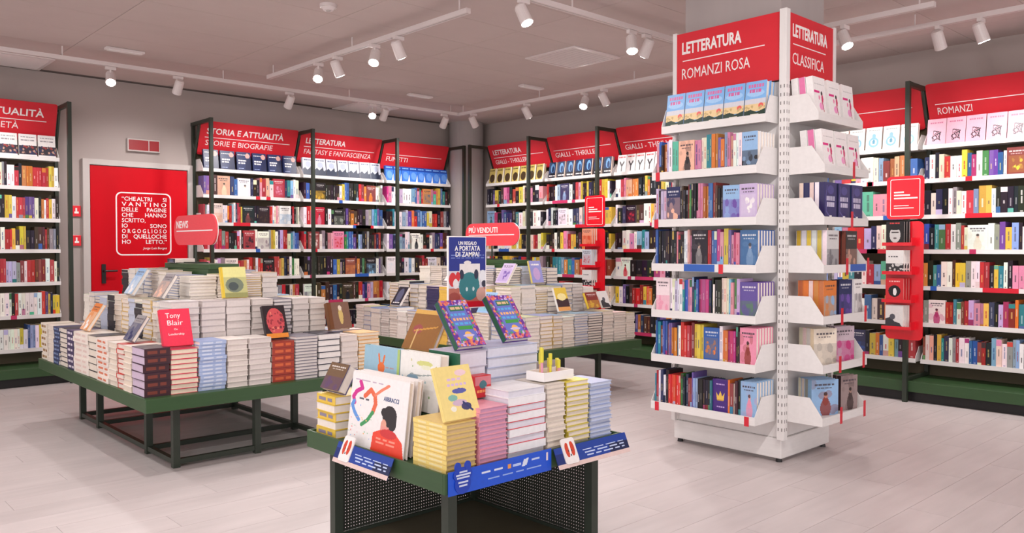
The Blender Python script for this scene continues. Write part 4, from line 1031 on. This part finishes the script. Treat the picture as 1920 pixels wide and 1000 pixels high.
# rows behind (their tops show between the display copies)
pile(T(2.49, 2.42, Z0), .135, .19, 9, .026, 'B', (206, 200, 206), None, PAGE, 'pale paperback', f'pile behind pale blue pile, {SQ}', 'whole', 'piled books on the square table')
pile(T(2.49, 2.64, Z0), .135, .19, 8, .026, 'R', (150, 160, 190), None, PAGE, 'blue edged paperback', f'pile near back corner, {SQ}', 'whole', 'piled books on the square table')
pile(T(2.0, 2.995, Z0), .19, .11, 8, .026, 'B', (226, 216, 206), None, PAGE, 'cream paperback', f'pile along back edge, {SQ}', 'whole', 'piled books on the square table')
pile(T(2.24, 2.995, Z0), .19, .11, 8, .026, 'B', (200, 180, 150), None, PAGE, 'tan paperback', f'second pile along back edge, {SQ}', 'whole', 'piled books on the square table')

# picture books facing the door side
for i in range(4):
    cvb = cv_abbracci() if i == 0 else Cv(2, 2, (236, 230, 228))
    lean_book('picture_book', 'large white picture book with child in red and painted heart, frontmost' if i == 0 else f'large white picture book leaning, {ORD[i + 1]} behind the painted heart cover', T(1.745 + i * .0215, 2.868 + (0 if i == 0 else .028 * (1 if i % 2 else .4)), Z0 + .001) @ FX, 7, .395, .288, .02, cvb, (236, 230, 228), (238, 232, 230))
AB = [o for o in bpy.data.objects if o.name == 'picture_book'][0]
text('ABBRACCI', .017, AB, T(.235, -.0012, .2) @ RX(90), 'title', width=.1, m=mat('navy_ink', (60, 80, 130), .5, var=.02))
lean_book('display_book', 'yellow picture book with small animals leaning on yellow corner pile', T(1.748, 2.222, .686), 22, .165, .195, .016, cv_yellowbook(), (240, 218, 140), (240, 214, 130))
lean_book('display_book', 'thick dark book leaning on the yellow striped far pile', T(1.757, 3.10, .681) @ FX, 30, .145, .12, .045, cv_generic((110, 84, 60), (90, 66, 110), 4), (90, 84, 120), (206, 200, 216))
lean_book('picture_book', 'blue picture book with orange animal and teal base, facing out on riser', T(1.895, 2.985, .656) @ FX, 4, .262, .228, .028, cv_kang(), (148, 186, 206), (90, 150, 90))
lean_book('picture_book', 'white picture book with small plants, facing out on riser', T(1.895, 2.718, .656) @ FX, 4, .262, .228, .04, cv_plant(), (228, 226, 222), (228, 226, 222))
lean_book('display_book', 'purple patterned book with green spine leaning on green spined pile', T(1.972, 2.425, .899), 37, .142, .215, .03, cv_purple(), (92, 60, 140), (28, 84, 60))
lean_book('display_book', 'purple patterned book with green spine leaning on large pale pile', T(2.232, 2.435, .908), 37, .142, .215, .03, cv_purple(), (92, 60, 140), (28, 84, 60))
lean_book('display_book', 'ochre covered book with pink ribbon leaning behind the picture books', T(2.0, 2.845, .866) @ FX, 28, .21, .18, .022, Cv(24, 24, (140, 92, 40)).ell(.3, .5, .16, .12, (150, 70, 70)).line(.2, .46, .9, .6, .02, (196, 140, 60)).line(.3, .0, .3, .5, .02, (206, 170, 110)).rect(0, .9, 1, 1, (206, 160, 80)), (206, 160, 80), (206, 170, 90))
bb = pile(T(1.995, 2.64, .6556), .15, .2, 6, .0345, 'B', (206, 196, 190), None, PAGE, 'pale hardback', f'pile under ochre book, {SQ}', 'whole', 'piled books on the square table')
rb = thing('boxed_book', 'small red boxed book with teal picture standing on pink pile', 'book', T(1.985, 2.345, .7262))
MB().box(0, .085, 0, .05, 0, .085, c=(196, 30, 40)).build('box', PRINT, rb, True, bevel=.003)
Cv(18, 16, (196, 30, 40)).rect(0, .55, 1, 1, (206, 120, 130)).ell(.5, .6, .24, .2, (60, 110, 120)).words(.1, .22, .8, .12, (240, 160, 90), 2).quads(MB(), .003, .082, .003, .082, -.0006).build('front_print', PRINT, rb, True)

ph = thing('pencil_tray', 'white tray of yellow pencils standing on the beige pile', 'pencil holder', T(2.245, 2.232, .774))
p = MB(); p.box(0, .17, 0, .1, 0, .004); p.box(0, .17, 0, .004, .004, .035); p.box(0, .17, .096, .1, .004, .035); p.box(0, .004, .004, .096, .004, .035); p.box(.166, .17, .004, .096, .004, .035); p.build('tray', M_SIGNW, ph)
M_YEL = mat('yellow_pencil', (218, 206, 60), .4, var=.05); M_PNK = mat('pink_pencil', (220, 150, 170), .4, var=.05)
for i in range(9):
    x = .018 + i * .016; y = .03 + (i % 3) * .02; h = (.125, .1, .075, .07)[min(3, i // 2)]
    pc = thing('pencil', f'yellow topped pencil, {ORD[i + 1]} from the tall end of white tray', 'pencil', T(2.245 + x, 2.232 + y, .7785))
    MB().tube((0, 0, 0), (0, 0, h * .55), .0055, n=8).build('shaft', M_PNK if i % 2 == 0 else M_YEL, pc)
    MB().tube((0, 0, h * .55), (0, 0, h), .0075, n=8).build('topper', M_YEL, pc)

# blue promotional strip on the tray front, with badge
st = thing('promo_strip', 'bright blue promotional strip with small white print on tray front', 'sign', T(1.722, 2.1775, .45))
cvs = Cv(110, 18, (24, 82, 206))
cvs.words(.30, .6, .50, .1, (214, 222, 240), 3).rect(.55, .55, .58, .75, (226, 150, 70)).words(.60, .58, .68, .12, (180, 200, 240), 4).poly([(.69, .5), (.71, .8), (.76, .84), (.74, .52)], (214, 222, 240)).words(.79, .66, .92, .09, (190, 206, 240), 8).rect(.945, .5, .965, .85, (236, 220, 220)).words(.36, .3, .9, .07, (150, 176, 232), 9)
mb = MB(); mb.box(0, .505, -.0028, -.001, -.006, .078, c=(24, 82, 206)); cvs.quads(mb, 0, .505, -.006, .078, -.0034); mb.build('strip', PRINT, st, True)
bg = MB()
def blob(c, r, n=24, sy=1.0): return [(c[0] + r * math.cos(2 * math.pi * i / n), c[1] + r * sy * math.sin(2 * math.pi * i / n)) for i in range(n)]
for k, (c, r, sy) in enumerate((((.062, .03), .036, 1.0), ((.062, .062), .042, .62), ((.04, .09), .014, 1.2), ((.084, .09), .014, 1.2))): bg.prism(blob(c, r, 24, sy), -.0075 - k * .0003, -.0036, 'y', c=(20, 62, 178))
for (z, a, b) in ((.072, .045, .08), (.062, .03, .095), (.052, .034, .09), (.036, .04, .084), (.024, .044, .08)): bg.box(a, b, -.0098, -.0088, z - .003, z + .003, c=(206, 216, 240))
bg.build('badge', PRINT, st, True)

def card(M, L, lab):
    """tilted shelf talker: blue print with a small dog badge"""
    t = thing('promo_card', lab, 'sign', M @ RX(-24))
    c = Cv(100, 24, (24, 60, 150)); c.rect(0, 0, 1, .2, (222, 196, 190)); c.rect(.72, .2, 1, .62, (18, 30, 74)); c.rect(.0, .2, .1, .7, (16, 40, 110))
    for i in range(3): c.words(.36 + i * .02, .62 - i * .14, .94, .055, (190, 204, 236), 5 + i)
    mb = MB(); mb.box(0, L, 0, .002, 0, .082, c=(30, 50, 110)); c.quads(mb, 0, L, 0, .082, -.0006); mb.build('card', PRINT, t, True)
    d = Cv(22, 28, (238, 232, 230)); d.ell(.28, .55, .22, .34, (206, 66, 40)).ell(.74, .58, .22, .34, (206, 66, 40)).rect(.42, .2, .6, .95, (240, 236, 234)).ell(.5, .26, .14, .12, (236, 230, 230)).ell(.5, .3, .07, .05, (90, 84, 88)).ell(.36, .5, .05, .05, (60, 30, 26)).ell(.66, .5, .05, .05, (60, 30, 26))
    b = MB(); x = L * .1; b.prism(rrect(x, x + .075, .012, .112, .012, 4), -.005, -.0008, 'y', c=(238, 232, 230)); d.quads(b, x + .008, x + .067, .02, .104, -.0056); b.build('dog_badge', PRINT, t, True)
card(T(2.235, 2.138, .448), .43, 'blue promotional card with red eared dog badge, along tray front beside blue strip')
card(T(1.670, 2.855, .448) @ FX, .385, 'blue promotional card with red eared dog badge, under the painted heart picture book')

po = thing('promo_poster', 'blue upright poster with teal bag on a stand in the square table', 'poster', T(2.108, 2.61, .905))
MB().box(.055, .16, .045, .15, -.2495, -.243).build('foot', M_REDPL, po)
MB().tube((.105, .062, -.243), (.105, .062, .3), .006, n=10).build('stem', M_DGREEN, po)
MB().box(-.004, .206, .045, .0535, .138, .444).build('holder', M_SIGNW, po)
c = Cv(60, 90, (14, 34, 128)); c.rect(0, .26, 1, .52, (200, 196, 206)); c.rect(0, .06, 1, .28, (176, 96, 80)).rect(0, .52, 1, 1, (14, 34, 128)).rect(0, 0, 1, .085, (196, 16, 32))
c.rect(.28, .2, .84, .62, (222, 216, 214)).ell(.55, .3, .28, .2, (34, 112, 118)).rect(.3, .3, .8, .48, (34, 112, 118)).ell(.34, .47, .06, .07, (28, 34, 60)).ell(.74, .47, .06, .07, (28, 34, 60)).ell(.48, .26, .03, .03, (190, 206, 206)).ell(.66, .26, .03, .03, (190, 206, 206)).ell(.5, .64, .1, .025, (222, 216, 214))
c.ell(.1, .4, .1, .1, (200, 36, 44)).ell(.24, .44, .06, .07, (200, 36, 44)).ell(.18, .34, .07, .07, (222, 216, 216)).ell(.92, .44, .08, .09, (222, 222, 226)).ell(.96, .33, .07, .05, (40, 40, 60)).ell(.14, .14, .16, .08, (150, 60, 50)).ell(.88, .18, .14, .1, (196, 150, 136)).words(.06, .74, .96, .012, (120, 140, 200), 5).words(.06, .7, .96, .01, (120, 140, 200), 9)
c.quads(MB(), 0, .202, .142, .44, .0446).build('print', PRINT, po, True)
for (s, z, cap, w) in (('UN REGALO', .408, .014, .1), ('A PORTATA', .383, .02, .14), ('DI ZAMPA!', .358, .02, .13)): text(s, cap, po, T(.101, .0444, z) @ RX(90), 'wording', width=w, bold=.02, align='C')

# ================================================================== the books too many to build singly
o = STUFF_SHELF.build('shelved_books', PRINT, None, True); o['kind'] = 'stuff'
tag(o, 'rows of shelved books, spines out, filling the far wall bookcases', 'books')
o = STUFF_PILES.build('piled_books', PRINT, None, True); o['kind'] = 'stuff'
tag(o, 'piles of pale paged books on the upper table steps and table facing GIALLI', 'books')
print('piled singly', NPILE[0], 'spines singly', NSPINE[0], 'objects', len(bpy.data.objects), 'stuff verts', len(STUFF_SHELF.v), len(STUFF_PILES.v))
